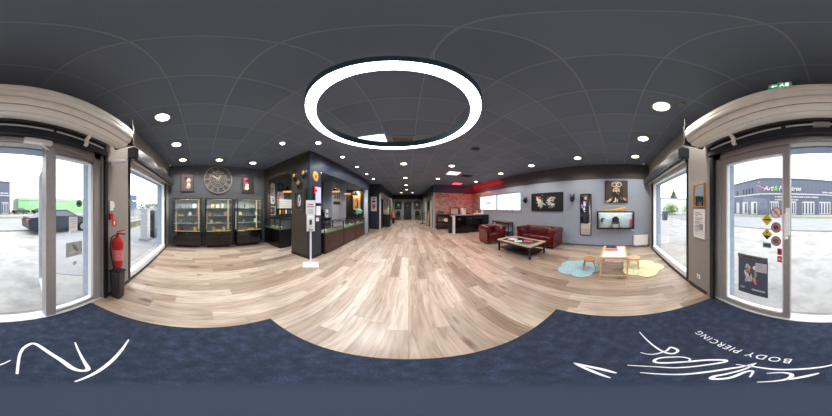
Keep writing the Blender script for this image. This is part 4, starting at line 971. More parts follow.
def trinket(kind, rgb, cname, x, y, z, where):
    lb = '%s %s %s' % (cname, kind.replace('_', ' '), where)
    m = pm('trinket_%d_%d_%d' % rgb, rgb, 0.3, 0.2 if rgb == (214, 170, 80) else 0, 0.2)
    b = MB(); nm = kind
    if kind == 'jewellery_bust':
        b.lathe((x, y, z), [(0.035, 0), (0.03, 0.01), (0.012, 0.03), (0.045, 0.08), (0.05, 0.11), (0.018, 0.14), (0.018, 0.17), (0, 0.17)], 14)
    elif kind == 'ring_box':
        b.box(x - .04, x + .04, y - .05, y + .05, z, z + .05).obox((x - 0.05, y, z + 0.085), (0.006, 0, 0.002), (0, 0.05, 0), (-0.01, 0, 0.04))
    elif kind == 'bottle':
        b.lathe((x, y, z), [(0.03, 0), (0.03, 0.09), (0.012, 0.12), (0.012, 0.15), (0, 0.15)], 12)
    elif kind == 'tray':
        b.box(x - .07, x + .07, y - .1, y + .1, z, z + .02).box(x - .07, x - 0.06, y - .1, y + .1, z, z + .05)
    elif kind == 'skull_figure':
        b.ball((x, y, z + 0.065), 0.045, 0.045, 0.05).box(x - 0.01, x + 0.035, y - 0.025, y + 0.025, z, z + 0.04)
    elif kind == 'display_card':
        b.obox((x, y, z + 0.074), (0.006, 0, 0.002), (0, 0.055, 0), (-0.02, 0, 0.07)); b.box(x - .03, x + .03, y - .04, y + .04, z, z + .008)
    elif kind == 'pot':
        b.lathe((x, y, z), [(0.04, 0), (0.055, 0.05), (0.045, 0.09), (0.05, 0.1), (0.0, 0.1)], 14)
    elif kind == 'star_figure':
        b.wpoly((x, y, z + 0.09), '+X', [((0.09 if i % 2 == 0 else 0.045) * math.sin(math.pi * i / 5), (0.09 if i % 2 == 0 else 0.045) * math.cos(math.pi * i / 5)) for i in range(10)], -0.02, 0.02)
        b.box(x - .02, x + .02, y - .05, y + .05, z, z + .03)
    tag(b.build(nm, m, smooth=True), lb, kind.replace('_', ' '), 'items on the showcase shelves')
SH = {0: (0.656, 'on the bottom of'), 1: (0.9385, 'on the lowest glass shelf of'), 2: (1.2185, 'on the middle glass shelf of'), 3: (1.4985, 'on the top glass shelf of')}
GD = (214, 170, 80)
items = {
 'left': [('pot', (210, 40, 44), 'red', 0, .1), ('star_figure', (232, 196, 110), 'yellow', 0, .84), ('skull_figure', (60, 50, 44), 'dark', 0, .28), ('display_card', (150, 152, 156), 'grey', 1, .2), ('ring_box', (96, 84, 78), 'brown', 1, .75), ('display_card', (222, 222, 226), 'white', 2, .62), ('tray', GD, 'gold', 2, .2), ('ring_box', (190, 60, 66), 'red', 2, .88), ('bottle', (88, 70, 56), 'brown', 3, .22), ('display_card', (196, 204, 212), 'pale', 3, .82), ('bottle', (120, 120, 124), 'grey', 3, .6)],
 'middle': [('ring_box', GD, 'gold', 3, .2), ('jewellery_bust', (232, 214, 180), 'cream', 3, .68), ('ring_box', (206, 190, 160), 'beige', 3, .45), ('pot', GD, 'gold', 2, .1), ('bottle', (170, 120, 70), 'amber', 2, .3), ('display_card', (216, 150, 150), 'pink', 2, .82), ('tray', (200, 180, 120), 'tan', 1, .5), ('ring_box', (220, 214, 200), 'cream', 1, .15), ('display_card', (180, 166, 120), 'tan', 0, .26), ('display_card', (196, 198, 200), 'silver', 0, .74), ('tray', GD, 'gold', 0, .5)],
 'right': [('display_card', (226, 190, 90), 'yellow', 2, .1), ('display_card', (236, 238, 240), 'white', 2, .88), ('jewellery_bust', (40, 40, 42), 'black', 3, .3), ('ring_box', (120, 110, 90), 'olive', 3, .6), ('tray', (80, 150, 120), 'green', 1, .62), ('skull_figure', (200, 196, 190), 'ivory', 1, .25), ('display_card', (244, 244, 246), 'white', 1, .84), ('ring_box', (90, 80, 74), 'brown', 0, .3), ('tray', GD, 'gold', 0, .65), ('bottle', (60, 66, 72), 'dark', 3, .84)]}
for y0, y1, w, _l in CAS:
    for kind, rgb, cn, sh, f in items[w]:
        z, ph = SH[sh]
        trinket(kind, rgb, cn, -4.88, y0 + 0.1 + f * (y1 - y0 - 0.2), z + 0.0005, '%s the %s glass showcase' % (ph, w))

# skeleton wall clock
ck = thing('skeleton_wall_clock', 'large round skeleton wall clock with roman numerals above the middle showcase', 'wall clock', (XL + 0.02, 0.69, 2.09))
cc = Vector((XL + 0.02, 0.69, 2.63)); ckm = pm('pewter_clock', (150, 142, 132), 0.4, 0.3)
def ringm(b, r0, r1, d=0.02):
    b.lathe(cc, [(r0, 0), (r1, 0), (r1, d), (r0, d), (r0, 0)], 64, 'X')
b = MB(); ringm(b, 0.52, 0.56, 0.025); b.build('outer_ring', ckm, ck, smooth=True)
b = MB(); ringm(b, 0.31, 0.335); b.build('inner_ring', ckm, ck, smooth=True)
NUM = ['XII', 'I', 'II', 'III', 'IIII', 'V', 'VI', 'VII', 'VIII', 'IX', 'X', 'XI']
for i, s_ in enumerate(NUM):
    a = -2 * math.pi * i / 12
    rad = Vector((0, -math.sin(a), math.cos(a))); tan = Vector((0, math.cos(a), math.sin(a)))
    b = MB(); w = 0.0; segs = []
    for ch in s_:
        ww = {'I': 0.028, 'V': 0.06, 'X': 0.06}[ch]; segs.append((ch, w + ww / 2)); w += ww
    for ch, u in segs:
        u -= w / 2; base = cc + rad * 0.427 + tan * u + Vector((0.01, 0, 0))
        def bar(o0, o1, th=0.0065):
            p = base + tan * o0[0] + rad * o0[1]; q = base + tan * o1[0] + rad * o1[1]; d_ = (q - p) / 2
            b.obox((p + q) / 2, d_, d_.normalized().cross(Vector((1, 0, 0))) * th, Vector((0.008, 0, 0)))
        if ch == 'I': bar((0, -0.093), (0, 0.093))
        elif ch == 'V': bar((-0.02, 0.093), (0, -0.093)); bar((0.02, 0.093), (0, -0.093))
        else: bar((-0.02, 0.093), (0.02, -0.093)); bar((0.02, 0.093), (-0.02, -0.093))
    b.build('roman_numeral', ckm, ck)
b = MB()
for i in range(8):
    a = math.pi * i / 4 + 0.3; b.obox(cc + Vector((0.008, math.cos(a) * 0.16, math.sin(a) * 0.16)), (0, math.cos(a) * 0.15, math.sin(a) * 0.15), (0, -math.sin(a) * 0.004, math.cos(a) * 0.004), (0.006, 0, 0))
for r in (0.07, 0.16, 0.24): ringm(b, r, r + 0.012)
b.build('gear_tracery', ckm, ck)
hm = pm('clock_hands', (206, 196, 176), 0.35, 0.3)
for a, l in ((R(35), 0.2), (R(-55), 0.28)):
    b = MB(); dvv = Vector((0, math.sin(a), math.cos(a))); b.obox(cc + Vector((0.03, 0, 0)) + dvv * l / 2, dvv * l / 2, dvv.cross(Vector((1, 0, 0))) * 0.012, (0.003, 0, 0)); b.build('clock_hand', hm, ck)
fr_gray = pm('pewter_frame', (48, 44, 42), 0.4)
picture('framed_print', 'framed abstract print with pale and black rounded shapes left of the wall clock', 'picture', (XL, -0.51, 2.50), '+X', 0.53, 0.74, (92, 76, 84),
        [(ell(0.42, 0.72, 0.16, 0.12), (30, 28, 32)), (ell(0.62, 0.62, 0.18, 0.14), (216, 190, 178)), (ell(0.66, 0.52, 0.14, 0.05), (30, 26, 28)), (ell(0.62, 0.36, 0.15, 0.16), (222, 200, 180)), (ell(0.58, 0.22, 0.2, 0.08), (190, 160, 120))], fr_gray, 0.035, 0.03)
picture('framed_print', 'framed abstract print with magenta and pale blotches right of the wall clock', 'picture', (XL, 1.91, 2.50), '+X', 0.55, 0.76, (44, 36, 42),
        [([(0.08, 0.1), (0.5, 0.1), (0.5, 0.9), (0.08, 0.9)], (92, 64, 76)), (ell(0.35, 0.78, 0.18, 0.09), (206, 66, 130)), (ell(0.5, 0.68, 0.22, 0.1), (40, 26, 32)), (ell(0.36, 0.55, 0.2, 0.09), (196, 50, 76)), (ell(0.45, 0.42, 0.17, 0.09), (232, 206, 204)), (ell(0.42, 0.25, 0.2, 0.12), (232, 208, 180))], fr_gray, 0.035, 0.03)

# ================================================================== KIOSK
def counter_case(name, label, x0, x1, y0, y1, front, group, base_mat, h=1.02, hg=0.70):
    t = thing(name, label, 'display counter', ((x0 + x1) / 2, (y0 + y1) / 2, 0), group=group)
    b = MB(); b.box(x0, x1, y0, y1, 0.02, hg - 0.02); b.build('counter_base', black, t, bevel=0.003)
    b = MB()
    if front == '+X': b.box(x1, x1 + 0.012, y0 + 0.045, y1 - 0.045, 0.06, hg - 0.03)
    else: b.box(x0 + 0.045, x1 - 0.045, y0 - 0.012, y0, 0.06, hg - 0.03)
    b.build('front_panel', base_mat, t)
    b = MB()
    for x in (x0, x1 - 0.025):
        for y in (y0, y1 - 0.025): b.box(x, x + 0.025, y, y + 0.025, hg - 0.02, h)
    b.box(x0, x1, y0, y0 + 0.018, h - 0.018, h).box(x0, x1, y1 - 0.018, y1, h - 0.018, h).box(x0, x0 + 0.018, y0, y1, h - 0.018, h).box(x1 - 0.018, x1, y0, y1, h - 0.018, h)
    b.build('case_frame', black, t)
    b = MB(); b.box(x0 + .018, x1 - .018, y0 + .018, y1 - .018, h - 0.012, h - 0.004); b.build('glass_top', case_glass, t)
    b = MB(); 
    if front == '+X': b.box(x1 - 0.008, x1 - 0.002, y0 + .025, y1 - .025, hg, h - 0.02)
    else: b.box(x0 + .025, x1 - .025, y0 + 0.002, y0 + 0.008, hg, h - 0.02)
    b.build('front_glass', case_glass, t)
    b = MB(); b.box(x0 + .02, x1 - .02, y0 + .02, y1 - .02, hg - 0.02, hg - 0.002); b.build('display_floor', pm('case_floor_green', (40, 62, 54), 0.4), t)
    b = MB()
    if front == '+X': b.box(x1 - 0.03, x1 - 0.012, y0 + .03, y1 - .03, hg, hg + 0.008)
    else: b.box(x0 + .03, x1 - .03, y0 + .012, y0 + 0.03, hg, hg + 0.008)
    b.build('green_led', em('green_led', (50, 200, 130), 0.8), t)
    return t
secs = [(3.29, 4.54), (4.55, 5.68), (5.69, 7.06)]
for i, (a, c_) in enumerate(secs):
    counter_case('glass_counter', ['walnut fronted glass jewellery counter, nearest section of the kiosk front', 'walnut fronted glass jewellery counter, middle section of the kiosk front', 'walnut fronted glass jewellery counter, farthest section of the kiosk front'][i], -2.93, -2.42, a, c_, '+X', 'walnut glass counters of the kiosk front', walnut)
counter_case('glass_counter', 'black glass corner counter in the left opening of the kiosk', -5.05, -3.87, 2.66, 3.18, '-Y', 'kiosk side counters', black_gloss, 1.08, 0.72)
kinds = [('ring_tray', 'tray'), ('stone', 'stone'), ('small_box', 'box'), ('ring_cone', 'display cone')]
pal = [((200, 190, 170), 'cream'), ((186, 60, 60), 'red'), ((120, 170, 140), 'green'), ((210, 170, 90), 'gold'), ((70, 60, 56), 'dark'), ((160, 120, 90), 'brown'), ((220, 226, 230), 'white')]
def small_item(x, y, z, i, place, grp):
    k, cat = kinds[i % 4]; rgb, cn = pal[(i * 3 + i // 4) % 7]; b = MB()
    if k == 'ring_tray': b.box(x - .06, x + .06, y - .08, y + .08, z, z + .025); [b.cyl((x, y - .06 + j * .03, z + 0.025), (x, y - .055 + j * .03, z + 0.04), 0.01, n=8) for j in range(5)]
    elif k == 'stone': b.ball((x, y, z + 0.03), 0.04, 0.05, 0.03, 8, 6)
    elif k == 'small_box': b.box(x - .04, x + .04, y - .05, y + .05, z, z + .05).box(x - .043, x + .043, y - .053, y + .053, z + 0.04, z + 0.055)
    else: b.cyl((x, y, z), (x, y, z + 0.10), 0.03, 0.008, 12)
    tag(b.build(k, pm('trinket_%d_%d_%d' % rgb, rgb, 0.35, 0, 0.2), smooth=(k == 'stone')), '%s %s %s' % (cn, k.replace('_', ' '), place), cat, grp)
for si, (a, c_) in enumerate(secs):
    sec = ['nearest', 'middle', 'farthest'][si]
    pl = ['at the near end', 'left of centre', 'right of centre', 'at the far end']
    for j in range(4):
        for q in range(2):
            small_item(-2.56 - 0.2 * q, a + 0.14 + j * (c_ - a - 0.28) / 3, 0.7005, si * 8 + j * 2 + q + j, '%s of the %s kiosk front counter, %s row' % (pl[j], sec, ['front', 'back'][q]), 'jewellery in the kiosk front counters')
for j in range(4):
    for q in range(2):
        small_item(-4.82 + j * 0.27, 2.78 + 0.2 * q, 0.7205, 40 + j * 2 + q, '%s of the kiosk side counter, %s row' % (['at the left end', 'left of centre', 'right of centre', 'at the right end'][j], ['front', 'back'][q]), 'jewellery in the kiosk side counter')
# things on pillar
def mask(x, z, label, s=1.0):
    t = thing('wall_mask', label, 'mask', (x, 2.69, z - 0.17 * s), group='dark gold trimmed masks on the kiosk pillar'); y = 2.70
    b = MB(); b.ball((x, y - 0.01, z), 0.125 * s, 0.05, 0.165 * s); b.build('backing_shell', black, t, smooth=True)
    b = MB(); b.ball((x, y - 0.05, z + 0.02 * s), 0.052 * s, 0.035, 0.07 * s).ball((x, y - 0.08, z - 0.01 * s), 0.018 * s, 0.03, 0.03 * s, 8, 6); b.build('gold_face', pm('antique_gold', (176, 136, 74), 0.35, 0.4), t, smooth=True)
    for sx in (-1, 1):
        b = MB(); b.ball((x + sx * 0.026 * s, y - 0.082, z + 0.035 * s), 0.012 * s, 0.006, 0.009 * s, 8, 6); b.build('eye_hole', black, t)
mask(-3.11, 2.50, 'dark gold faced mask, upper left of the three on the kiosk pillar'); mask(-2.70, 2.51, 'dark gold faced mask, upper right of the three on the kiosk pillar', 0.95); mask(-2.90, 2.23, 'dark gold faced mask, lowest of the three on the kiosk pillar', 1.05)
picture('framed_figure_print', 'framed print of a pink streaked pale figure on the kiosk pillar', 'picture', (-2.91, 2.70, 1.72), '-Y', 0.42, 0.58, (34, 38, 50),
        [(ell(0.5, 0.5, 0.2, 0.34), (150, 170, 200)), (ell(0.52, 0.52, 0.08, 0.28), (200, 60, 90)), (ell(0.42, 0.3, 0.18, 0.06, 30), (214, 90, 110)), (ell(0.6, 0.35, 0.06, 0.2, -20), (206, 214, 226)), (ell(0.5, 0.78, 0.09, 0.08), (206, 196, 200))], pm('bronze_frame', (76, 70, 56), 0.4, 0.3), 0.035, 0.03)
b = MB(); b.box(-2.64, -2.585, 2.66, 2.70, 1.55, 2.06); tag(b.build('door_buzzer_panel', black, bevel=0.005), 'slim black vertical panel right of the pink figure print', 'panel')
cr = thing('crest_plaque', 'golden crest plaque high on the front of the kiosk pillar', 'plaque', (-2.475, 2.92, 2.28)); o = (-2.478, 2.92, 2.43)
b = MB(); b.wpoly(o, '+X', [((0.12 + 0.006 * math.cos(8 * t_)) * math.cos(t_), (0.155 + 0.006 * math.cos(8 * t_)) * math.sin(t_)) for t_ in [2 * math.pi * i / 48 for i in range(48)]], 0, 0.025); b.build('plaque_body', gold, cr, bevel=0.004)
b = MB(); b.wpoly(o, '+X', ell(0, 0, 0.035, 0.05), 0.025, 0.035); b.build('red_shield', red_paint, cr)
b = MB(); b.wpoly(o, '+X', ell(0, 0.12, 0.03, 0.02), 0.025, 0.04).wpoly(o, '+X', ell(0, -0.11, 0.05, 0.02), 0.025, 0.035); b.build('relief', gold, cr)
sc_t = thing('lit_screen', 'lit white and red advertising screen on the kiosk pillar', 'screen', (-2.475, 2.98, 1.65)); o = (-2.478, 2.98, 1.88)
b = MB(); b.wbox(o, '+X', -0.17, 0.17, -0.25, 0.25, 0, 0.04); b.build('screen_casing', black, sc_t, bevel=0.005)
b = MB(); b.wbox(o, '+X', -0.09, 0.155, -0.235, 0.235, 0.04, 0.043); b.build('display', em('screen_lilac', (214, 208, 240), 1.0), sc_t)
b = MB(); b.wbox(o, '+X', -0.155, -0.09, 0.02, 0.235, 0.04, 0.044).wbox(o, '+X', -0.09, -0.02, 0.09, 0.16, 0.043, 0.045); b.build('red_graphic', em('screen_red', (226, 40, 60), 1.0), sc_t)
for z, h_, lb in ((1.42, 0.27, 'white paper notice on the kiosk pillar below the lit screen'), (1.16, 0.10, 'small white card low on the kiosk pillar below the paper notice')):
    picture('paper_notice', lb, 'notice', (-2.478, 3.07 - (0.05 if h_ < .2 else 0), z), '+X', 0.20 if h_ > .2 else 0.13, h_, (222, 222, 228), [([(0.15, y), (0.8, y), (0.8, y + 0.05), (0.15, y + 0.05)], (150, 152, 160)) for y in (0.75, 0.55, 0.35)])

# sanitiser stand
st = thing('sanitiser_stand', 'white hand sanitiser dispenser stand on a square foot beside the kiosk corner', 'sanitiser stand', (-2.20, 2.42, 0), R(-0))
X, Y = -2.20, 2.42
dirv = Vector((0, 0, 0)) - Vector((X, Y, 0)); fa = math.atan2(dirv.y, dirv.x) + math.pi / 2
st.rotation_euler = (0, 0, fa)
b = MB(); b.box(-0.19, 0.19, -0.17, 0.17, 0.0, 0.02); b.build('base_plate', white_metal, st, local=True, bevel=0.004)
b = MB(); b.box(-0.022, 0.022, -0.022, 0.022, 0.02, 1.02); b.build('pole', white_metal, st, local=True)
b = MB(); b.box(-0.10, 0.10, -0.01, 0.01, 0.92, 1.62); b.build('back_board', white_metal, st, local=True, bevel=0.004)
b = MB(); b.box(-0.118, 0.118, -0.016, 0.014, 1.34, 1.69); b.build('sign_board', white, st, local=True, bevel=0.004)
b = MB(); b.box(-0.055, 0.055, -0.11, -0.015, 1.02, 1.30); b.build('dispenser', white, st, local=True, bevel=0.02)
b = MB(); b.box(-0.03, 0.03, -0.115, -0.11, 1.10, 1.22); b.build('dispenser_window', pm('smoke_grey', (70, 74, 80), 0.3), st, local=True)
b = MB(); b.box(-0.06, 0.06, -0.12, -0.01, 0.955, 0.975); b.build('drip_tray', alu, st, local=True)
b = MB(); b.mat(0).box(-0.06, 0.06, -0.019, -0.016, 1.57, 1.60).mat(1).box(-0.09, 0.09, -0.019, -0.016, 1.52, 1.54).mat(2).box(-0.06, 0.06, -0.019, -0.016, 1.36, 1.48); b.build('printed_graphic', [cm((200, 90, 80)), cm((120, 120, 124)), cm((190, 206, 206))], st, local=True)

# pendants
def pendant(x, y, zb, label):
    t = thing('pendant_lamp', label, 'pendant lamp', (x, y, zb), group='black dome pendants with gold linings in the kiosk')
    b = MB(); b.lathe((x, y, zb), [(0.185, 0.0), (0.165, 0.05), (0.11, 0.10), (0.055, 0.125), (0.05, 0.19), (0.0, 0.195)], 28); b.build('shade', black_gloss, t, smooth=True)
    b = MB(); b.lathe((x, y, zb), [(0.180, 0.001), (0.158, 0.047), (0.105, 0.095), (0.0, 0.11)], 28); b.build('gold_lining', pm('gold_lining', (240, 170, 80), 0.4, 0.2), t, smooth=True)
    b = MB(); b.ball((x, y, zb + 0.06), 0.028); b.build('bulb', em('amber_bulb', (255, 196, 120), 5), t)
    b = MB(); b.cyl((x, y, zb + 0.19), (x, y, HC), 0.005, n=6); b.build('cord', black, t)
    b = MB(); b.lathe((x, y, zb), [(0.183, 0.002), (0.188, -0.030), (0.184, -0.030), (0.180, 0.002)], 28); b.build('painted_glow_rim', em('amber_glow_rim', (255, 178, 100), 0.9), t, smooth=True)  # added glowing band, stands in for bulb light on the gold lining
    ld = bpy.data.lights.new('pendant_bulb', 'POINT'); ld.energy = 90; ld.color = (1, 0.86, 0.66); ld.shadow_soft_size = 0.04
    lo = bpy.data.objects.new('pendant_bulb', ld); C.objects.link(lo); lo.parent = t; lo.location = (0, 0, 0.02)
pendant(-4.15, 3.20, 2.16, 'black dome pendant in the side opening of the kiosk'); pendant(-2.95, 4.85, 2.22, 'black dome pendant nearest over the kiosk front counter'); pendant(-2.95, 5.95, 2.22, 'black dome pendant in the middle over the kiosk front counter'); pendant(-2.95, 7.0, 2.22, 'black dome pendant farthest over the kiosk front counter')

# kiosk interior
sk = thing('skateboard_deck', 'white and black patterned skateboard deck hung upright in the kiosk', 'skateboard', (XL + 0.02, 3.1, 1.68))
cxk = [(math.cos(a) * 0.115, 0.36 * (1 if math.sin(a) > 0 else -1) + math.sin(a) * 0.125) for a in [2 * math.pi * i / 32 for i in range(32)]]
b = MB(); b.wpoly((XL + 0.02, 3.1, 2.16), '+X', cxk, 0, 0.015); b.build('deck', pm('deck_white', (222, 222, 220), 0.4), sk)
b = MB(); rq = random.Random(9)
for i in range(22): b.wpoly((XL + 0.035, 3.1, 2.16), '+X', ell(rq.uniform(-.06, .06), rq.uniform(-.4, .4), rq.uniform(.02, .04), rq.uniform(.01, .02), rq.uniform(0, 180), 8), 0, 0.001 + i * 0.0001)
b.build('deck_graphic', cm((50, 50, 54)), sk)
picture('round_portrait_print', 'dark print with a grey round face beside the skateboard deck', 'picture', (XL, 3.55, 2.50), '+X', 0.34, 0.34, (36, 36, 38), [(ell(0.5, 0.5, 0.35, 0.38), (88, 86, 84)), (ell(0.4, 0.58, 0.08, 0.05), (30, 30, 32)), (ell(0.62, 0.58, 0.08, 0.05), (30, 30, 32))], black, 0.02, 0.02)
rq = random.Random(31); sh = [(ell(rq.uniform(.15, .85), rq.uniform(.15, .85), rq.uniform(.06, .16), rq.uniform(.05, .1), rq.uniform(0, 180), 10), rq.choice([(206, 60, 66), (60, 120, 170), (220, 200, 180), (226, 150, 70)])) for i in range(12)]
picture('comic_collage_print', 'colourful collage print below the round face print in the kiosk', 'picture', (XL, 3.55, 2.06), '+X', 0.36, 0.40, (200, 196, 196), sh)
for i in range(4):
    lb = ['white box row on the kiosk wall, topmost of the stack', 'white box row on the kiosk wall, second from the top', 'white box row on the kiosk wall, third from the top', 'white box row on the kiosk wall, lowest of the stack'][i]
    t = thing('white_drawer_row', lb, 'storage box', (XL + 0.1, 3.75, 1.86 - i * 0.1), group='stacked white drawer rows on the kiosk wall')
    b = MB(); b.box(XL + 0.005, XL + 0.2, 3.34, 4.16, 1.80 - i * 0.105, 1.90 - i * 0.105); b.build('box_body', pm('drawer_white', (206, 206, 210), 0.5), t, bevel=0.006)
    for k in range(8): b = MB(); b.box(XL + 0.2, XL + 0.207, 3.355 + k * 0.1, 3.44 + k * 0.1, 1.812 - i * 0.105, 1.888 - i * 0.105); b.build('drawer_front', white, t)
picture('white_framed_card', 'small white framed dark card low beside the skateboard deck', 'picture', (XL, 3.08, 1.38), '+X', 0.36, 0.40, (60, 62, 72), [(ell(0.35, 0.5, 0.12, 0.28), (150, 150, 160)), (ell(0.68, 0.5, 0.12, 0.28), (110, 112, 124))], pm('ivory_frame', (214, 204, 186), 0.5), 0.04, 0.02)
wk = thing('wall_shelf', 'dark shelf under the white drawer rows in the kiosk', 'shelf', (XL + 0.15, 3.8, 1.2))
b = MB(); b.box(XL, XL + 0.3, 3.32, 4.3, 1.20, 1.23).box(XL, XL + 0.03, 3.32, 4.3, 1.20, 1.5); b.build('shelf_board', black_matte, wk)
for k, (rgb, cn) in enumerate((((226, 214, 40), 'yellow'), ((206, 60, 60), 'red'), ((226, 226, 230), 'white'), ((60, 90, 140), 'blue'), ((190, 150, 120), 'tan'))):
    t = thing('care_bottle', '%s bottle on the dark kiosk shelf' % cn, 'bottle', (XL + 0.15, 3.42 + k * 0.17, 1.231), group='bottles on the kiosk shelf')
    b = MB(); b.lathe((XL + 0.15, 3.42 + k * 0.17, 1.231), [(0, 0), (0.04, 0), (0.04, 0.15), (0.018, 0.18), (0.018, 0.19), (0, 0.19)], 14); b.build('bottle_body', pm('bottle_%d' % k, rgb, 0.35), t, smooth=True)
    b = MB(); b.cyl((XL + 0.15, 3.42 + k * 0.17, 1.42), (XL + 0.15, 3.42 + k * 0.17, 1.45), 0.02, n=12); b.build('cap', black, t)
# back counter with machine and coat items, seen over the front counter
bc = thing('back_counter', 'black work counter standing at the back of the kiosk', 'counter', (-4.8, 5.6, 0))
b = MB(); b.box(XL + 0.02, -4.5, 4.5, 6.8, 0, 0.88); b.build('cabinet_body', black, bc); b = MB(); b.box(XL + 0.02, -4.46, 4.48, 6.83, 0.88, 0.92); b.build('worktop', dark_metal, bc)
cmk = thing('coffee_machine', 'tall black machine on the kiosk back counter, nearest the pillar', 'machine', (-4.75, 6.3, 0.92))
b = MB(); b.box(-4.98, -4.62, 5.98, 6.32, 0.921, 1.40).box(-4.75, -4.55, 6.02, 6.28, 1.25, 1.38).box(-4.75, -4.52, 6.02, 6.28, 0.921, 0.97); b.build('machine_body', black, cmk, bevel=0.01)
b = MB(); b.box(-4.545, -4.54, 6.07, 6.23, 1.28, 1.35); b.build('control_panel', alu, cmk)
pt = thing('paper_dispenser', 'white dispenser on the kiosk back counter right of the black machine', 'dispenser', (-4.72, 6.6, 0.92))
b = MB(); b.box(-4.9, -4.64, 6.42, 6.74, 0.921, 1.05).box(-4.9, -4.64, 6.42, 6.74, 1.06, 1.42); b.build('dispenser_body', white, pt, bevel=0.01); b = MB(); b.box(-4.64, -4.63, 6.5, 6.66, 1.12, 1.18); b.build('slot', black, pt)
for k, y in enumerate((4.75, 5.15, 5.5)):
    small_item(-4.7, y, 0.921, k + 50, ['at the near end of', 'in the middle of', 'beside the machine on'][k] + ' the kiosk back counter', 'items on the kiosk back counter')
# SH wall sign
ss = thing('letter_sign', 'black and gold two-letter sign on the pale kiosk wall', 'sign', (-4.43, 7.4, 1.8))
lm_ = pm('letter_black', (24, 24, 26), 0.4)
text('letter_s', 'S', 0.62, (-4.435, 7.16, 2.3), '+X', lm_, ss, 0.012)
text('letter_h', 'H', 0.62, (-4.435, 7.62, 2.3), '+X', pm('letter_bronze', (130, 96, 50), 0.35, 0.4), ss, 0.012)
b = MB(); b.box(-4.45, -4.42, 7.0, 7.8, 1.72, 1.92); b.build('sign_base', black, ss)
picture('tall_colour_poster', 'bright warm poster of a figure glowing in the dark kiosk doorway', 'poster', (-3.62, 8.8, 1.95), '-Y', 0.55, 1.15, (226, 180, 110), [(ell(0.5, 0.82, 0.16, 0.08), (244, 226, 180)), (ell(0.5, 0.5, 0.24, 0.26), (206, 90, 60)), (ell(0.4, 0.4, 0.1, 0.16), (240, 210, 120)), (ell(0.62, 0.3, 0.12, 0.2), (120, 60, 70)), (ell(0.5, 0.14, 0.3, 0.07), (100, 140, 110))])
pl_ = bpy.data.lights.new('picture_lamp', 'AREA'); 
wt = thing('work_lamp', 'small warm picture lamp over the doorway poster in the kiosk', 'lamp', (-3.62, 8.7, 2.75))
b = MB(); b.cyl((-3.82, 8.68, 2.72), (-3.42, 8.68, 2.72), 0.025); b.build('lamp_tube', gold, wt); b = MB(); b.box(-3.63, -3.61, 8.68, 8.8, 2.72, 2.74); b.build('lamp_arm', gold, wt)
pl_.shape = 'RECTANGLE'; pl_.size = 0.4; pl_.size_y = 0.04; pl_.energy = 18; pl_.color = (1, 0.8, 0.5)
po = bpy.data.objects.new('picture_lamp', pl_); C.objects.link(po); po.parent = wt; po.location = (0, -0.02, -0.06); po.rotation_euler = (R(25), 0, 0)
# potted plant on counter far end
pp = thing('trailing_plant', 'leafy green plant in a dark pot on the farthest kiosk counter', 'plant', (-2.68, 6.75, 1.02))
b = MB(); b.lathe((-2.68, 6.75, 1.021), [(0, 0), (0.07, 0), (0.09, 0.13), (0.0, 0.13)], 16); b.build('pot', black, pp, smooth=True)
b = MB(); foliage(b, (-2.68, 6.75, 1.30), 0.24, 0.24, 0.2, 90, 0.06, random.Random(3)); b.build('foliage', pm('mint_leaf', (130, 180, 150), 0.5, var=0.3, scale=8), pp)
picture('portrait_poster', 'tall pale poster of a dark haired figure on the navy wall beyond the kiosk', 'poster', (-2.42, 9.05, 1.79), '-Y', 0.42, 1.02, (196, 190, 186),
        [(ell(0.5, 0.86, 0.14, 0.06), (40, 36, 40)), (ell(0.5, 0.76, 0.13, 0.06), (214, 170, 150)), (ell(0.5, 0.64, 0.3, 0.1), (30, 30, 36)), (ell(0.5, 0.56, 0.16, 0.05), (220, 222, 226)), (ell(0.5, 0.36, 0.34, 0.16), (176, 110, 90)), (ell(0.52, 0.3, 0.18, 0.09), (80, 60, 150)), (ell(0.4, 0.18, 0.2, 0.06), (206, 130, 80))])

# ================================================================== CORRIDOR
picture('framed_green_print', 'black framed green and blue print left of the corridor end door', 'picture', (-1.28, 16.8, 1.82), '-Y', 0.85, 1.0, (24, 28, 32), [(ell(0.5, 0.5, 0.2, 0.3), (70, 130, 120)), (ell(0.55, 0.6, 0.1, 0.15), (150, 190, 200))], black, 0.07, 0.04)
picture('framed_grey_print', 'black framed pale grey figure print right of the corridor end door', 'picture', (1.10, 16.8, 1.82), '-Y', 0.85, 1.0, (60, 66, 72), [(ell(0.5, 0.55, 0.2, 0.3), (150, 160, 170)), (ell(0.45, 0.3, 0.25, 0.12), (30, 34, 40))], black, 0.07, 0.04)
def high_chair(x, y, label):
    t = thing('high_backed_chair', label, 'chair', (x, y, 0), group='black chairs at the corridor end')
    b = MB(); b.box(x - .25, x + .25, y - .25, y + .25, 0.5, 0.56); b.build('seat', black, t, bevel=0.015)
    b = MB(); b.box(x - .25, x + .25, y + .21, y + .25, 0.62, 1.12); b.box(x - .25, x - .21, y + .21, y + .25, 0.5, 0.7).box(x + .21, x + .25, y + .21, y + .25, 0.5, 0.7); b.build('backrest', black, t, bevel=0.01)
    for sx in (-1, 1):
        for sy in (-1, 1): b = MB(); b.cyl((x + sx * .22, y + sy * .22, 0), (x + sx * .21, y + sy * .21, 0.5), 0.02, n=8); b.build('leg', dark_metal, t)
high_chair(-1.25, 16.35, 'black chair against the end wall left of the corridor door'); high_chair(1.10, 16.35, 'black chair against the end wall right of the corridor door')
cb_ = thing('low_cabinet', 'black low cabinet by the left corridor wall carrying ornaments', 'cabinet', (-1.72, 10.9, 0))
b = MB(); b.box(-1.95, -1.42, 10.2, 11.5, 0.05, 0.98).box(-1.92, -1.46, 10.24, 11.46, 0, 0.05); b.build('cabinet_body', black, cb_)
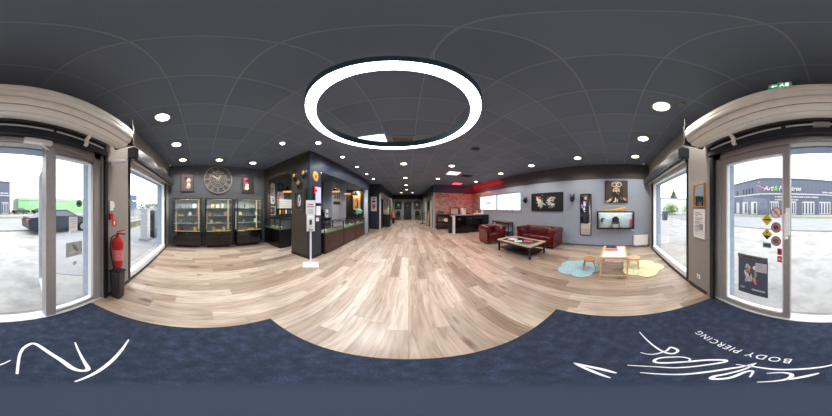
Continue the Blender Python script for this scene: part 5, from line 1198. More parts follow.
for a in (10.22, 10.86): b = MB(); b.box(-1.42, -1.405, a, a + 0.62, 0.08, 0.95); f = b.build('door', black_gloss, cb_, bevel=0.003); b = MB(); b.box(-1.405, -1.39, a + 0.28, a + 0.34, 0.7, 0.72); b.build('handle', chrome, f)
cn = thing('plaster_ornament', 'pale yellow flame-like ornament standing on the black corridor cabinet', 'ornament', (-1.68, 10.6, 0.98))
b = MB(); b.lathe((-1.68, 10.6, 0.981), [(0, 0), (0.10, 0), (0.11, 0.05), (0.04, 0.1), (0, 0.1)], 14); b.build('ornament_base', gold, cn, smooth=True)
b = MB(); b.tube([(-1.68, 10.6, 1.05), (-1.72, 10.62, 1.25), (-1.62, 10.6, 1.45), (-1.66, 10.6, 1.62)], [0.05, 0.14, 0.09, 0.01], 10); b.build('ornament_body', pm('straw_yellow', (206, 190, 120), 0.5), cn, smooth=True)
fgk = thing('seated_figure_ornament', 'terracotta coloured ornament figure on a dark stand farther down the left corridor wall', 'ornament', (-1.55, 12.9, 0))
b = MB(); b.box(-1.75, -1.35, 12.7, 13.1, 0, 0.55); b.build('stand', black, fgk, bevel=0.01)
b = MB(); b.lathe((-1.55, 12.9, 0.551), [(0, 0), (0.2, 0), (0.22, 0.12), (0.13, 0.3), (0.15, 0.45), (0.06, 0.55), (0.10, 0.62), (0.10, 0.72), (0, 0.8)], 16); b.build('figure_body', pm('terracotta', (186, 110, 80), 0.6), fgk, smooth=True)
for y, z, w, h_, lb in ((10.75, 1.85, 0.6, 1.0, 'nearest the passage'), (12.2, 1.85, 0.6, 1.0, 'in the middle of the wall'), (13.9, 1.85, 0.6, 1.0, 'farthest down the wall')):
    picture('corridor_print', 'tall dark framed print on the left corridor wall, %s' % lb, 'picture', (-1.96, y, z), '+X', w, h_, (120, 116, 84), [(ell(0.5, 0.5, 0.28, 0.36), (60, 58, 50)), (ell(0.5, 0.7, 0.12, 0.1), (196, 186, 140))], black, 0.04, 0.03)
bt = thing('bar_table', 'small dark bar table against the right corridor wall', 'table', (1.35, 12.6, 0))
b = MB(); b.cyl((1.35, 12.6, 1.0), (1.35, 12.6, 1.04), 0.3, n=24); b.build('table_top', black, bt); b = MB(); b.cyl((1.35, 12.6, 0.03), (1.35, 12.6, 1.0), 0.03); b.build('column', dark_metal, bt); b = MB(); b.cyl((1.35, 12.6, 0), (1.35, 12.6, 0.03), 0.22, n=24); b.build('foot', black, bt)
t = thing('tall_guitar_like_ornament', 'tall brown wooden ornament leaning by the right corridor wall', 'ornament', (1.62, 10.9, 0)); t.name = 'wooden_ornament'
b = MB(); b.tube([(1.62, 10.9, 0), (1.64, 10.9, 0.4), (1.68, 10.9, 0.9), (1.72, 10.9, 1.4)], [0.12, 0.08, 0.10, 0.02], 10); b.build('carved_body', pine_dark, t, smooth=True)
b = MB(); b.cyl((1.62, 10.9, 0), (1.62, 10.9, 0.03), 0.16); b.build('ornament_foot', black, t)
picture('corridor_print', 'narrow pale green poster on the right corridor wall near the brick corner', 'picture', (1.8, 9.9, 1.9), '-X', 0.4, 1.0, (176, 196, 170), [(ell(0.5, 0.5, 0.3, 0.3), (206, 214, 196))], alu, 0.03, 0.02)

# ================================================================== RECEPTION
dk = thing('reception_desk', 'gloss black reception desk with white end panel before the brick wall', 'reception desk', (3.7, 7.4, 0))
b = MB(); b.box(2.62, 4.90, 7.12, 7.72, 0.06, 1.06).box(2.64, 4.88, 7.16, 7.7, 0, 0.06); b.build('desk_body', black_gloss, dk, bevel=0.006)
b = MB(); b.box(2.56, 2.62, 7.10, 7.74, 0, 1.06); b.build('end_panel', pm('white_end_panel', (214, 212, 214), 0.3), dk, bevel=0.005)
b = MB(); b.box(2.36, 2.56, 7.42, 7.72, 0, 1.0); b.build('side_return', black, dk)
b = MB(); b.box(2.54, 4.93, 7.08, 7.78, 1.06, 1.10); b.build('counter_top', pm('grey_counter_top', (120, 124, 130), 0.2), dk, bevel=0.004)
grl = pm('desk_lettering_grey', (96, 98, 104), 0.4)
rq = random.Random(17); b = MB()
def scribble(x0, x1, z, amp, b, y=7.116):
    P = []; x = x0
    while x < x1: P.append((x, y, z + amp * rq.uniform(-1, 1))); x += rq.uniform(0.015, 0.04)
    b.tube(P, 0.006, 5)
scribble(2.78, 3.0, 0.90, 0.03, b); scribble(3.35, 3.78, 0.90, 0.05, b); scribble(3.88, 4.35, 0.90, 0.05, b); b.build('script_lettering', grl, dk)
b = MB(); b.wpoly((2.9, 7.12, 0.83), '-Y', [(-0.12, 0), (0, -0.03), (0.12, 0), (0, 0.012)], 0, 0.003); b.build('emblem', grl, dk)
rk = thing('storage_rack', 'black open rack with wire shelves standing against the brick wall', 'rack', (2.7, 9.1, 0))
for x in (1.98, 3.38):
    for y in (8.90, 9.34): b = MB(); b.box(x, x + 0.04, y, y + 0.04, 0, 1.0); b.build('post', black, rk)
for z in (0.12, 0.5, 0.96): b = MB(); b.box(1.98, 3.42, 8.90, 9.38, z, z + 0.04); b.build('shelf', black, rk)
b = MB(); [b.box(2.03 + i * 0.055, 2.036 + i * 0.055, 8.9, 8.906, 0.16, 0.32) for i in range(24)]; b.box(2.02, 3.38, 8.9, 8.906, 0.31, 0.325); b.build('wire_front', black, rk)
b = MB(); b.wpoly((2.62, 8.9, 0.66), '-Y', [(-0.2, 0), (-0.1, 0.09), (0, 0.12), (0.1, 0.09), (0.2, 0), (0.1, -0.09), (0, -0.12), (-0.1, -0.09)], 0, 0.012); ep = b.build('emblem_plate', white, rk, label='white lozenge emblem plate')
b = MB(); b.wbox((2.62, 8.9, 0.66), '-Y', -0.09, 0.09, -0.02, 0.02, 0.012, 0.014); b.build('dark_mark', grl, ep)
bkc = thing('back_sideboard', 'dark red edged sideboard along the brick wall behind the desk', 'sideboard', (4.2, 9.1, 0))
b = MB(); b.box(3.46, 4.93, 8.92, 9.38, 0, 0.96); b.build('sideboard_body', black, bkc); b = MB(); b.box(3.44, 4.94, 8.90, 9.385, 0.96, 1.0); b.build('sideboard_top', pm('dark_red_top', (96, 30, 34), 0.4), bkc)
pr = thing('printer', 'black and grey printer on top of the rack at its left end', 'printer', (2.2, 9.1, 1.0))
b = MB(); b.box(2.02, 2.46, 8.93, 9.33, 1.001, 1.26); b.build('printer_body', pm('printer_grey', (70, 78, 92), 0.4), pr, bevel=0.02); b = MB(); b.box(2.06, 2.42, 8.86, 8.93, 1.03, 1.06).box(2.08, 2.4, 9.0, 9.3, 1.26, 1.29); b.build('paper_tray', black, pr)
for i, (x, lb) in enumerate(((2.56, 'flat dark red box on the rack beside the printer'), (2.82, 'flat dark red box on the rack, right of its twin'))):
    b = MB(); b.box(x, x + 0.22, 8.98, 9.3, 1.001, 1.07); tag(b.build('flat_box', pm('maroon_box', (120, 30, 40), 0.45), bevel=0.004), lb, 'box', 'flat red boxes on the rack')
t = thing('framed_board', 'dark framed cream board standing on the rack against the bricks', 'picture', (3.3, 9.28, 1.0)); o = (3.38, 9.33, 1.27)
frame(t, o, '-Y', 0.72, 0.52, 0.06, 0.04, pm('dark_wood_frame', (50, 42, 40), 0.4)); b = MB(); b.wbox(o, '-Y', -0.30, 0.30, -0.2, 0.2, 0.0, 0.01); b.build('cream_sheet', pm('cream_sheet', (190, 176, 160), 0.6), t)
t = thing('desktop_appliance', 'white upright appliance with black knob standing on the sideboard', 'appliance', (4.0, 9.15, 1.0))
b = MB(); b.box(3.82, 4.16, 9.0, 9.3, 1.001, 1.50); b.build('casing', white, t, bevel=0.03); b = MB(); b.cyl((4.04, 9.0, 1.40), (4.04, 8.98, 1.40), 0.05).cyl((4.04, 9.0, 1.49), (4.04, 9.0, 1.56), 0.03); b.build('black_knob', black, t)
t = thing('round_bowl', 'dark round bowl on the sideboard right of the white appliance', 'bowl', (4.42, 9.15, 1.0))
b = MB(); b.lathe((4.42, 9.12, 1.001), [(0.06, 0), (0.15, 0.1), (0.14, 0.1), (0.0, 0.02)], 18); b.build('bowl_body', black, t, smooth=True)
t = thing('drinks_bottle', 'amber bottle on the right end of the reception desk', 'bottle', (4.28, 7.5, 1.1))
b = MB(); b.lathe((4.28, 7.5, 1.101), [(0, 0), (0.055, 0), (0.055, 0.14), (0.02, 0.19), (0.02, 0.23), (0, 0.23)], 16); b.build('bottle_body', pm('amber_gel', (220, 160, 60), 0.2), t, smooth=True); b = MB(); b.cyl((4.28, 7.5, 1.33), (4.28, 7.5, 1.36), 0.025); b.build('cap', white, t)
t = thing('gel_pump_bottle', 'white pump bottle at the right end of the reception desk', 'bottle', (4.62, 7.4, 1.1))
b = MB(); b.lathe((4.62, 7.4, 1.101), [(0, 0), (0.07, 0), (0.075, 0.16), (0.03, 0.22), (0.02, 0.25), (0, 0.25)], 16); b.build('bottle_body', white, t, smooth=True); b = MB(); b.cyl((4.62, 7.4, 1.35), (4.62, 7.4, 1.42), 0.012).box(4.55, 4.64, 7.385, 7.415, 1.42, 1.44); b.build('pump_head', white, t)
t = thing('paper_stack', 'white stack of papers on the reception desk between the bottles', 'papers', (4.45, 7.5, 1.1)); b = MB(); b.box(4.38, 4.54, 7.42, 7.60, 1.101, 1.17); b.build('sheets', paper, t)
t = thing('tissue_box', 'pale box on the reception desk left of the amber bottle', 'box', (4.1, 7.5, 1.1)); b = MB(); b.box(4.02, 4.18, 7.44, 7.56, 1.101, 1.16); b.build('box_body', paper, t)
for y, lb in ((5.95, 'small dark toy figure on the high window sill, leftmost of three'), (5.45, 'small dark toy figure on the high window sill, middle of three'), (4.98, 'small dark toy figure on the high window sill, rightmost of three')):
    t = thing('sill_figurine', lb, 'figurine', (XR - 0.005, y, 1.335), group='dark figurines on the high window sill')
    b = MB(); b.lathe((XR - 0.0, y, 1.336), [(0, 0), (0.022, 0), (0.018, 0.06), (0.012, 0.10), (0, 0.10)], 10); b.build('figure_body', black, t, smooth=True); b = MB(); b.ball((XR, y, 1.46), 0.024); b.build('figure_head', pm('figurine_brown', (90, 70, 60), 0.5), t, smooth=True)

# ================================================================== LOUNGE
def chesterfield(name, label, cat, loc, rz, W, D, nseat, H=0.74):
    t = thing(name, label, cat, loc, rz)
    rr_ = 0.115; arm = 0.20; yb = D / 2; yf = -D / 2
    b = MB(); b.box(-W / 2 + 0.05, W / 2 - 0.05, yf + 0.04, yb - 0.05, 0.07, 0.30); b.build('seat_base', leather, t, local=True, bevel=0.02)
    cw = (W - 2 * arm) / nseat
    for i in range(nseat):
        x0 = -W / 2 + arm + i * cw
        b = MB(); b.box(x0 + 0.008, x0 + cw - 0.008, yf + 0.02, yb - 0.24, 0.30, 0.44); o = b.build('seat_cushion', leather, t, local=True, smooth=True, bevel=0.035)
    def roll(p, q, inward, nm, tuft=True):
        # extrude a rolled chesterfield profile from p to q (2D points), 'inward' points to the seat
        p = Vector((p[0], p[1], 0)); q = Vector((q[0], q[1], 0)); d = (q - p); Lg = d.length; d.normalize(); iv = Vector((inward[0], inward[1], 0))
        prof = []   # (inward offset, z, tuft weight)
        zc = H - rr_
        for k in range(9): prof.append((0.085 + 0.02 * k / 8, 0.36 + (zc - 0.36) * k / 8, 1.0))
        for k in range(1, 17):
            a = -0.1 + (math.pi * 1.25 + 0.1) * k / 16
            prof.append((-0.02 + rr_ * math.cos(a) + 0.01, zc + rr_ * math.sin(a), max(0, 0.8 - k * 0.06)))
        prof.append((-0.075, zc - 0.14, 0)); prof.append((-0.075, 0.08, 0)); prof.append((0.085, 0.08, 0)); prof.append((0.085, 0.35, 0))
        nl = max(20, int(Lg / 0.012)); m = len(prof); b = MB(); vs = []
        for i in range(nl + 1):
            s_ = Lg * i / nl
            for k, (u, z, w) in enumerate(prof):
                off = 0
                if tuft and w > 0:
                    v = k * 0.045; P_ = 0.17
                    g = abs(math.sin(math.pi * (s_ / P_ + v / 0.2))) * abs(math.sin(math.pi * (s_ / P_ - v / 0.2)))
                    off = 0.06 * w * (g ** 0.5) - 0.03 * w
                vs.append(p + d * s_ + iv * (u + off) + Vector((0, 0, z + off * 0.4)))
        fs = [(i * m + k, i * m + (k + 1) % m, (i + 1) * m + (k + 1) % m, (i + 1) * m + k) for i in range(nl) for k in range(m)]
        fs += [tuple(range(m))[::-1], tuple(nl * m + k for k in range(m))]
        b.add(vs, fs); ob = b.build(nm, leather, t, local=True, smooth=True)
        return ob
    roll((-W / 2 + 0.1, yb - 0.12), (W / 2 - 0.1, yb - 0.12), (0, -1), 'backrest')
    a1 = roll((-W / 2 + 0.12, yf + 0.03), (-W / 2 + 0.12, yb - 0.10), (1, 0), 'armrest')
    a2 = roll((W / 2 - 0.12, yf + 0.03), (W / 2 - 0.12, yb - 0.10), (-1, 0), 'armrest')
    for sx, am in ((-1, a1), (1, a2)):
        x = sx * (W / 2 - 0.12)
        b = MB(); b.lathe((x - sx * 0.0, yf + 0.03, H - rr_), [(0, -0.02), (0.07, -0.02), (0.105, -0.008), (0.105, 0.0)], 24, 'Y'); b.box(x - 0.07, x + 0.07, yf + 0.015, yf + 0.03, 0.1, H - rr_ - 0.04); b.build('arm_facing', leather, am, local=True, smooth=True)
        b = MB()
        for k in range(14): b.ball((x + sx * 0.07, yf + 0.012, 0.12 + k * 0.035), 0.007, n=6, m=4)
        for k in range(14): b.ball((x - sx * 0.07, yf + 0.012, 0.12 + k * 0.035), 0.007, n=6, m=4)
        b.build('nail_heads', pm('brass_nail', (176, 120, 66), 0.3, 0.7), am, local=True)
    b = MB()
    nb = int((W - 0.3) / 0.055)
    for k in range(nb): b.ball((-W / 2 + 0.15 + k * 0.055, yf + 0.036, 0.09), 0.007, n=6, m=4).ball((-W / 2 + 0.15 + k * 0.055, yf + 0.036, 0.28), 0.007, n=6, m=4)
    b.build('nail_heads', pm('brass_nail', (176, 120, 66), 0.3, 0.7), t, local=True)
    for sx in (-1, 1):
        for y in (yf + 0.1, yb - 0.1): b = MB(); b.lathe((sx * (W / 2 - 0.12), y, 0), [(0.018, 0), (0.035, 0.03), (0.03, 0.07)], 14); b.build('bun_foot', pm('dark_mahogany', (46, 22, 18), 0.3), t, local=True, smooth=True)
    return t
chesterfield('chesterfield_sofa', 'oxblood red tufted leather three-seat sofa against the blue grey wall', 'sofa', (4.50, 2.95, 0), R(-90), 1.80, 0.84, 3)
chesterfield('chesterfield_armchair', 'oxblood red tufted leather armchair beyond the coffee table', 'armchair', (3.42, 4.70, 0), R(-6), 1.00, 0.84, 1)
# coffee table
ct = thing('coffee_table', 'black metal coffee table with pale wood rim and dark glass inset', 'coffee table', (3.28, 2.88, 0), R(0))
x0, x1, y0, y1 = 2.88, 3.68, 2.20, 3.58
for x in (x0, x1 - 0.05):
    for y in (y0, y1 - 0.05): b = MB(); b.box(x, x + 0.05, y, y + 0.05, 0, 0.37); b.build('leg', black, ct)
b = MB(); b.box(x0, x1, y0, y0 + .05, 0.33, 0.375).box(x0, x1, y1 - .05, y1, 0.33, 0.375).box(x0, x0 + .05, y0, y1, 0.33, 0.375).box(x1 - .05, x1, y0, y1, 0.33, 0.375); b.build('apron_frame', black, ct)
b = MB(); b.box(x0 + .03, x1 - .03, y0 + .02, y1 - .02, 0.10, 0.125); b.build('lower_shelf', black, ct)
b = MB(); b.box(x0 - .02, x1 + .02, y0 - .02, y0 + .11, 0.375, 0.41).box(x0 - .02, x1 + .02, y1 - .11, y1 + .02, 0.375, 0.41).box(x0 - .02, x0 + .08, y0 + .11, y1 - .11, 0.375, 0.41).box(x1 - .08, x1 + .02, y0 + .11, y1 - .11, 0.375, 0.41); b.build('wood_rim', wood_mat('rustic_rim', (170, 140, 110), (206, 182, 152), 1), ct, bevel=0.003)
b = MB(); b.box(x0 + .08, x1 - .08, y0 + .11, y1 - .11, 0.38, 0.403); b.build('slate_inset', pm('slate_glass_inset', (44, 52, 62), 0.12, var=0.3, scale=6), ct)
def sheet(label, x, y, w, d, rz, rgb, name='magazine', z=0.4105, h=0.008):
    t = thing(name, label, 'magazine', (x, y, z), R(rz), group='magazines on the coffee table')
    b = MB(); b.box(-w / 2, w / 2, -d / 2, d / 2, 0, h); b.build('pages', paper, t, local=True); b = MB(); b.box(-w / 2, w / 2, -d / 2, d / 2, h, h + 0.001).box(-w / 4, w / 4, -d / 4, d / 4, h + 0.001, h + 0.0015); b.build('cover', cm(rgb), t, local=True)
sheet('white magazine lying open on the left half of the coffee table', 3.2, 3.18, 0.22, 0.30, 20, (206, 208, 214)); sheet('grey magazine on the coffee table, nearest the armchair', 3.42, 3.36, 0.2, 0.26, -10, (120, 130, 146)); sheet('red covered magazine on the right half of the coffee table', 3.38, 2.66, 0.2, 0.26, 35, (190, 50, 54)); sheet('white magazine beside the red one on the coffee table', 3.12, 2.86, 0.18, 0.24, 50, (214, 216, 220)); sheet('dark covered magazine at the near right corner of the coffee table', 3.10, 2.46, 0.2, 0.26, 5, (50, 60, 72))
# console
cs = thing('console_table', 'narrow black console table with wooden top under the high window', 'console table', (4.74, 5.5, 0))
b = MB(); b.box(4.56, 4.93, 4.85, 6.25, 0.74, 0.775); b.build('console_top', wood_mat('brown_top', (92, 70, 56), (128, 100, 80), 1), cs)
for x in (4.58, 4.88):
    for y in (4.87, 6.2): b = MB(); b.box(x, x + 0.03, y, y + 0.03, 0, 0.74); b.build('leg', black, cs)
b = MB(); b.box(4.58, 4.91, 4.9, 6.2, 0.22, 0.245).box(4.58, 4.60, 4.9, 6.2, 0.68, 0.74).box(4.89, 4.91, 4.9, 6.2, 0.68, 0.74); b.build('lower_shelf', black, cs)

# right wall pictures
def blob(cx, cy, s, seed, cols):
    rq = random.Random(seed); out = []
    for i in range(26): out.append((ell(cx + rq.gauss(0, .06) * s, cy + rq.gauss(0, .15) * s, rq.uniform(.015, .05) * s, rq.uniform(.03, .10) * s, rq.uniform(-50, 50), 10), rq.choice(cols)))
    return out
fur = [(196, 196, 184), (226, 224, 212), (150, 156, 150), (90, 100, 104)]
picture('cat_pair_print', 'wide black print of two pale furry animals facing each other with flowers', 'picture', (XR, 2.90, 1.76), '-X', 1.58, 0.80, (14, 15, 20),
        blob(0.29, 0.48, 1, 1, fur) + [(ell(0.3, 0.42, 0.07, 0.2, 8), (186, 188, 178)), (ell(0.27, 0.56, 0.055, 0.12, -10), (222, 220, 208)), (ell(0.2, 0.78, 0.04, 0.07, 30), (226, 196, 150)), (ell(0.24, 0.8, 0.035, 0.06, -30), (206, 70, 80)), (ell(0.285, 0.77, 0.03, 0.05), (220, 120, 110))]
        + blob(0.63, 0.48, 1, 2, fur) + [(ell(0.64, 0.48, 0.05, 0.18, -25), (190, 192, 184)), (ell(0.60, 0.56, 0.05, 0.10, 20), (214, 214, 204)), (ell(0.67, 0.52, 0.05, 0.03, 30), (30, 32, 36)), (ell(0.65, 0.74, 0.03, 0.06, -30), (232, 206, 140)), (ell(0.62, 0.2, 0.05, 0.07, 30), (70, 110, 130)), (ell(0.74, 0.26, 0.04, 0.05, 30), (90, 140, 160))], black, 0.03, 0.035)
def wallhead(y, z, label):
    t = thing('dog_head_sculpture', label, 'wall sculpture', (XR, y, z - 0.16), group='black animal heads mounted on the blue grey wall')
    b = MB(); b.ball((XR - 0.03, y, z - 0.02), 0.03, 0.09, 0.12).ball((XR - 0.10, y, z), 0.09, 0.085, 0.09).ball((XR - 0.18, y, z - 0.035), 0.065, 0.05, 0.045).ball((XR - 0.08, y, z - 0.09), 0.07, 0.075, 0.07); b.build('head', black, t, smooth=True)
    for s_ in (-1, 1):
        b = MB(); b.cyl((XR - 0.09, y + s_ * 0.055, z + 0.06), (XR - 0.07, y + s_ * 0.10, z + 0.17), 0.035, 0.006, 10); b.build('ear', black, t, smooth=True)
        b = MB(); b.ball((XR - 0.165, y + s_ * 0.035, z + 0.02), 0.01); b.build('eye', pm('glint_grey', (110, 110, 104), 0.2), t)
    b = MB(); b.ball((XR - 0.24, y, z - 0.02), 0.012, 0.02, 0.012); b.build('nose', black_gloss, t)
wallhead(4.02, 1.88, 'black pointed-ear animal head on the wall between the frosted window and the wide print'); wallhead(1.70, 1.90, 'black pointed-ear animal head on the wall beside the tall narrow mirror')
tm = thing('tall_wall_mirror', 'tall narrow black framed mirror with rounded corners on the blue grey wall', 'mirror', (XR, 1.17, 0.43)); o = (XR, 1.17, 1.24)
def rrect(w, h, r, n=5):
    out = []
    for cx, cy, a0 in ((w / 2 - r, h / 2 - r, 0), (-w / 2 + r, h / 2 - r, 90), (-w / 2 + r, -h / 2 + r, 180), (w / 2 - r, -h / 2 + r, 270)):
        for k in range(n + 1): a = R(a0 + 90 * k / n); out.append((cx + r * math.cos(a), cy + r * math.sin(a)))
    return out
b = MB(); b.wpoly(o, '-X', rrect(0.45, 1.62, 0.05), 0.002, 0.03); b.build('mirror_frame', black, tm)
b = MB(); b.wpoly(o, '-X', rrect(0.38, 1.55, 0.03), 0.03, 0.033); b.build('mirror_glass', mir, tm)
# pilot portrait
D1, D2, Br, Lt, Sk = (40, 34, 32), (22, 20, 20), (96, 74, 62), (214, 204, 190), (190, 168, 150)
picture('aviator_portrait', 'square portrait canvas of a bearded aviator with goggles smoking a cigar', 'picture', (XR, 0.005, 2.11), '-X', 0.86, 0.84, (70, 58, 54),
        [([(0.05, 0.0), (0.2, 0.22), (0.42, 0.34), (0.62, 0.34), (0.85, 0.22), (0.97, 0.0)], D1), (ell(0.22, 0.12, 0.12, 0.05, 40), Lt), (ell(0.1, 0.05, 0.09, 0.05, 20), (200, 150, 130)), (ell(0.88, 0.16, 0.1, 0.05, -40), (196, 150, 110)),
         (ell(0.5, 0.62, 0.26, 0.36), Br), (ell(0.34, 0.5, 0.07, 0.24), D1), (ell(0.73, 0.45, 0.07, 0.28), D1), (ell(0.52, 0.86, 0.24, 0.14), (170, 140, 124)), (ell(0.5, 0.56, 0.17, 0.16), Sk), (ell(0.5, 0.4, 0.17, 0.13), D2), (ell(0.5, 0.28, 0.1, 0.1), D2),
         (ell(0.40, 0.84, 0.12, 0.11), Lt), (ell(0.62, 0.84, 0.12, 0.11), Lt), (ell(0.40, 0.84, 0.085, 0.075), (80, 66, 60)), (ell(0.62, 0.84, 0.085, 0.075), (80, 66, 60)), (ell(0.38, 0.87, 0.03, 0.02), (226, 220, 214)), (ell(0.60, 0.87, 0.03, 0.02), (226, 220, 214)),
         (ell(0.43, 0.62, 0.03, 0.018), D2), (ell(0.57, 0.62, 0.03, 0.018), D2), (ell(0.5, 0.53, 0.03, 0.05), (216, 196, 180)), ([(0.48, 0.46), (0.60, 0.37), (0.62, 0.40), (0.50, 0.49)], (170, 110, 70)), (ell(0.61, 0.385, 0.018, 0.018), (230, 120, 60)),
         (ell(0.47, 0.13, 0.03, 0.11), (226, 222, 214)), (ell(0.55, 0.1, 0.03, 0.08), (190, 186, 180)), (ell(0.3, 0.2, 0.02, 0.1, -30), (130, 116, 104)), (ell(0.72, 0.2, 0.02, 0.1, 30), (130, 116, 104)), (ell(0.42, 0.04, 0.06, 0.03), Lt)], pm('canvas_edge', (60, 46, 40), 0.6), 0.012, 0.035)
# wall cabinet
wc = thing('wall_display_cabinet', 'black wall mounted glass display box with wooden top and white interior', 'display cabinet', (4.8, 0.03, 0.74))
cx0, cx1, cy0, cy1, cz0, cz1 = 4.66, XR - 0.003, -0.64, 0.70, 0.74, 1.38
b = MB(); b.box(cx0, cx1, cy0, cy1, cz0, cz0 + .05).box(cx0, cx1, cy0, cy1, cz1 - .05, cz1).box(cx0, cx1, cy0, cy0 + .05, cz0 + .05, cz1 - .05).box(cx0, cx1, cy1 - .05, cy1, cz0 + .05, cz1 - .05); b.build('cabinet_frame', black, wc, bevel=0.004)
b = MB(); b.box(cx0 - 0.01, cx1, cy0 - 0.01, cy1 + 0.01, cz1, cz1 + 0.02); b.build('wood_top', pine_dark, wc)
b = MB(); b.box(cx1 - 0.012, cx1 - 0.002, cy0 + .05, cy1 - .05, cz0 + .05, cz1 - .05); b.build('back_panel', pm('silver_back', (186, 196, 198), 0.35, 0.2, var=0.12, scale=4), wc)
b = MB(); b.box(cx0 + 0.004, cx0 + 0.008, cy0 + .05, cy1 - .05, cz0 + .05, cz1 - .05); b.build('glass_front', case_glass, wc)
b = MB(); b.box(cx0 + 0.02, cx0 + 0.04, cy0 + .06, cy1 - .06, cz1 - .062, cz1 - .052); b.build('led_strip', em('cool_led', (240, 248, 255), 2.0), wc)
ld = bpy.data.lights.new('box_strip_light', 'AREA'); ld.shape = 'RECTANGLE'; ld.size = 0.03; ld.size_y = 1.15; ld.energy = 4; ld.color = (0.95, 0.97, 1)
lo = bpy.data.objects.new('box_strip_light', ld); C.objects.link(lo); lo.parent = wc; lo.location = Vector((cx0 + 0.05, 0.03, cz1 - 0.07)) - wc.location; lo.rotation_euler = (0, R(-25), 0)
b = MB(); b.box(4.74, 4.80, -0.62, -0.54, 0.68, 0.738); b.build('power_adapter', white, wc)
def inside(name, label, cat, rgb, *bx):
    b = MB()
    for q in bx: b.box(*q)
    tag(b.build(name, pm('in_%d_%d_%d' % rgb, rgb, 0.35), bevel=0.006), label, cat)
inside('black_display_head', 'black block shaped machine in the middle of the wall display box', 'machine', (30, 30, 34), (4.76, 4.92, -0.09, 0.15, 0.92, 1.14), (4.78, 4.90, -0.04, 0.10, 1.14, 1.19), (4.78, 4.92, -0.12, -0.10, 0.792, 1.0), (4.78, 4.92, 0.16, 0.18, 0.792, 1.0))
inside('white_card_box', 'white box below the black machine in the wall display box', 'box', (236, 236, 238), (4.78, 4.90, -0.05, 0.11, 0.7915, 0.918))
inside('pink_packet', 'pink and red packet at the right end of the wall display box', 'packet', (226, 80, 110), (4.84, 4.90, -0.58, -0.50, 0.92, 1.10), (4.84, 4.90, -0.56, -0.52, 0.7915, 0.92))
inside('white_round_clock', 'small white cube near the top of the wall display box above the black machine', 'box', (244, 244, 246), (4.90, 4.95, -0.01, 0.07, 1.23, 1.31))
inside('black_tool', 'small black and gold tool at the left end of the wall display box', 'tool', (70, 60, 40), (4.88, 4.94, 0.50, 0.56, 0.98, 1.12), (4.88, 4.94, 0.44, 0.56, 1.10, 1.13))
inside('silver_tray', 'silver oval tray on the floor of the wall display box at left', 'tray', (150, 160, 168), (4.72, 4.90, 0.28, 0.56, 0.7915, 0.82))
inside('blue_packet', 'flat blue and white packet on the floor of the wall display box at right', 'packet', (150, 180, 206), (4.74, 4.90, -0.46, -0.22, 0.7915, 0.83))
lz = thing('lizard_figure', 'golden yellow lizard figure lying on top of the wall display box', 'figurine', (4.8, -0.05, 1.4))
b = MB(); b.tube([(4.80, 0.42, 1.412), (4.82, 0.28, 1.416), (4.80, 0.14, 1.425), (4.81, 0.0, 1.445), (4.80, -0.12, 1.465), (4.80, -0.22, 1.485), (4.80, -0.28, 1.50), (4.79, -0.36, 1.49)], [0.005, 0.012, 0.022, 0.036, 0.044, 0.036, 0.038, 0.014], 12); b.build('lizard_body', pm('lizard_gold', (226, 180, 90), 0.45, var=0.2, scale=40), lz, smooth=True)
for y, s_ in ((0.03, 1), (0.03, -1), (-0.2, 1), (-0.2, -1)):
    b = MB(); b.tube([(4.80 + s_ * 0.025, y, 1.44 if y > 0 else 1.47), (4.80 + s_ * 0.065, y - 0.03, 1.435), (4.80 + s_ * 0.07, y - 0.06, 1.406)], [0.014, 0.011, 0.009]); b.build('leg', pm('lizard_gold', (226, 180, 90), 0.45), lz, smooth=True)
# heater
ht = thing('panel_heater', 'white ribbed panel heater on the floor in the corner by the right window', 'heater', (4.9, -0.9, 0))
b = MB(); b.box(4.88, 4.935, -1.20, -0.64, 0.06, 0.47); b.build('heater_body', white, ht, bevel=0.01)
b = MB(); [b.box(4.865, 4.88, -1.18 + i * 0.068, -1.135 + i * 0.068, 0.09, 0.45) for i in range(8)]; b.build('ribs', white_metal, ht, bevel=0.004)
for y in (-1.1, -0.74): b = MB(); b.box(4.83, 4.96, y - 0.02, y + 0.02, 0, 0.06); b.build('foot', alu, ht)
b = MB(); b.tube(smooth_path([(4.93, -0.66, 0.1), (4.95, -0.6, 0.03), (4.95, -0.45, 0.01), (4.955, -0.2, 0.01)]), 0.004); b.build('power_cable', white, ht)

# ================================================================== PLAY CORNER
kt = thing('play_table', 'low pale wooden play table with white top between the flower rugs', 'table', (3.05, 0.05, 0))
x0, x1, y0, y1, hz = 2.60, 3.46, -0.23, 0.33, 0.48
for x in (x0, x1 - 0.045):
    for y in (y0, y1 - 0.03): b = MB(); b.box(x, x + 0.045, y, y + 0.03, 0, hz - 0.03); b.build('leg', oak, kt, bevel=0.003)
b = MB(); b.box(x0, x1, y0, y0 + 0.045, hz - 0.05, hz).box(x0, x1, y1 - 0.045, y1, hz - 0.05, hz).box(x0, x0 + 0.04, y0 + .045, y1 - .045, hz - 0.05, hz).box(x1 - 0.04, x1, y0 + .045, y1 - .045, hz - 0.05, hz); b.build('table_frame', oak, kt, bevel=0.003)
b = MB(); b.box(x0 + .04, x1 - .04, y0 + .045, y1 - .045, hz - 0.02, hz - 0.006); b.build('white_top', white, kt)
b = MB(); b.box(x0 + 0.01, x0 + 0.035, y0 + .03, y1 - .03, 0.012, 0.04); b.build('stretcher', oak, kt)
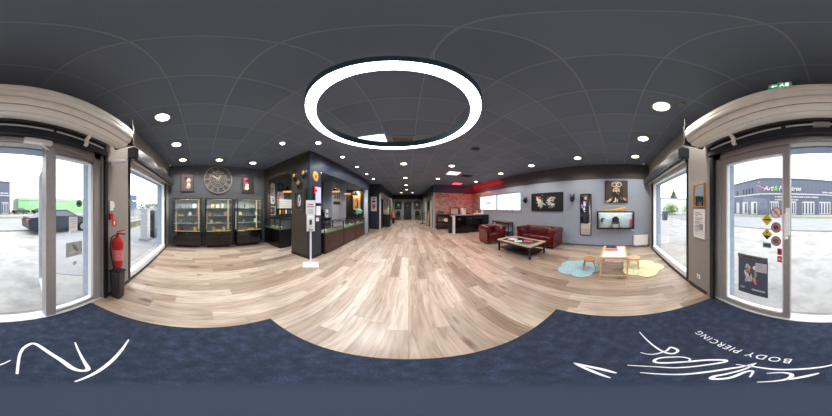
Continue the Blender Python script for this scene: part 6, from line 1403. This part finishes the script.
def stool(x, y, rz, label, mat):
    t = thing('wooden_stool', label, 'stool', (x, y, 0), R(rz), 'small wooden stools around the play table')
    pts = [(0.17 * math.cos(a) * (1 + 0.06 * math.cos(3 * a)), 0.145 * math.sin(a)) for a in [2 * math.pi * i / 28 for i in range(28)]]
    b = MB(); b.prism(pts, 0.255, 0.285); b.build('seat', mat, t, local=True, bevel=0.008, smooth=True)
    for sx in (-1, 1):
        for sy in (-1, 1): b = MB(); b.cyl((sx * 0.13, sy * 0.135, 0.0245), (sx * 0.08, sy * 0.085, 0.26), 0.013, 0.016, 10); b.build('leg', mat, t, local=True, smooth=True)
stool(2.98, 0.62, 15, 'small round wooden stool standing on the blue flower rug', pine_dark)
stool(3.10, -0.40, 80, 'small wooden stool at the yellow flower rug side of the play table', oak)
stool(3.70, 0.05, 0, 'small wooden stool on the pink rug behind the play table', oak)
def flower_rug(x, y, r, label, rgb, seed, rot=0):
    pts = []
    for i in range(90):
        a = 2 * math.pi * i / 90; pts.append((x + r * (0.80 + 0.2 * abs(math.cos(2.5 * a + rot))) * math.cos(a), y + r * (0.80 + 0.2 * abs(math.cos(2.5 * a + rot))) * math.sin(a)))
    t = thing('flower_rug', label, 'rug', (x, y, 0), group='flower shaped rugs in the play corner')
    b = MB(); b.prism(pts, 0.0005, 0.02); b.build('pile', pm('rug_%d' % seed, rgb, 0.95, var=0.14, scale=22, bump=0.8, bscale=70), t, bevel=0.006)
    b = MB(); b.prism([(x + r * 0.2 * math.cos(k), y + r * 0.2 * math.sin(k)) for k in [2 * math.pi * i / 24 for i in range(24)]], 0.019, 0.0203); b.build('flower_centre', pm('rugc_%d' % seed, tuple(int(c_ * 0.96) for c_ in rgb), 0.95, var=0.14, scale=22), t)
flower_rug(2.97, 0.86, 0.51, 'pale blue flower shaped rug left of the play table', (160, 192, 204), 1, 0.4)
flower_rug(3.02, -0.60, 0.51, 'pale yellow flower shaped rug right of the play table', (214, 212, 174), 2, 1.1)
flower_rug(3.75, 0.08, 0.33, 'pale pink flower shaped rug behind the play table', (238, 200, 196), 3, 0.2)
t = thing('picture_book', 'black and pink children book lying at the far end of the play table', 'book', (3.3, 0.15, 0.481))
b = MB(); b.box(3.20, 3.42, -0.02, 0.27, 0.4805, 0.498); b.build('pages', paper, t); b = MB(); b.box(3.20, 3.42, -0.02, 0.26, 0.498, 0.501); b.build('cover', cm((36, 44, 72)), t); b = MB(); b.box(3.21, 3.41, -0.018, 0.015, 0.501, 0.502); b.build('pink_band', cm((206, 60, 150)), t)
t = thing('tablet_box', 'orange flat book under the black book on the play table', 'book', (3.15, 0.15, 0.481)); b = MB(); b.box(3.04, 3.18, -0.03, 0.27, 0.4805, 0.489); b.build('cover', cm((226, 130, 84)), t); t.name = 'orange_book'; t['label'] = 'flat orange book beside the black book on the play table'
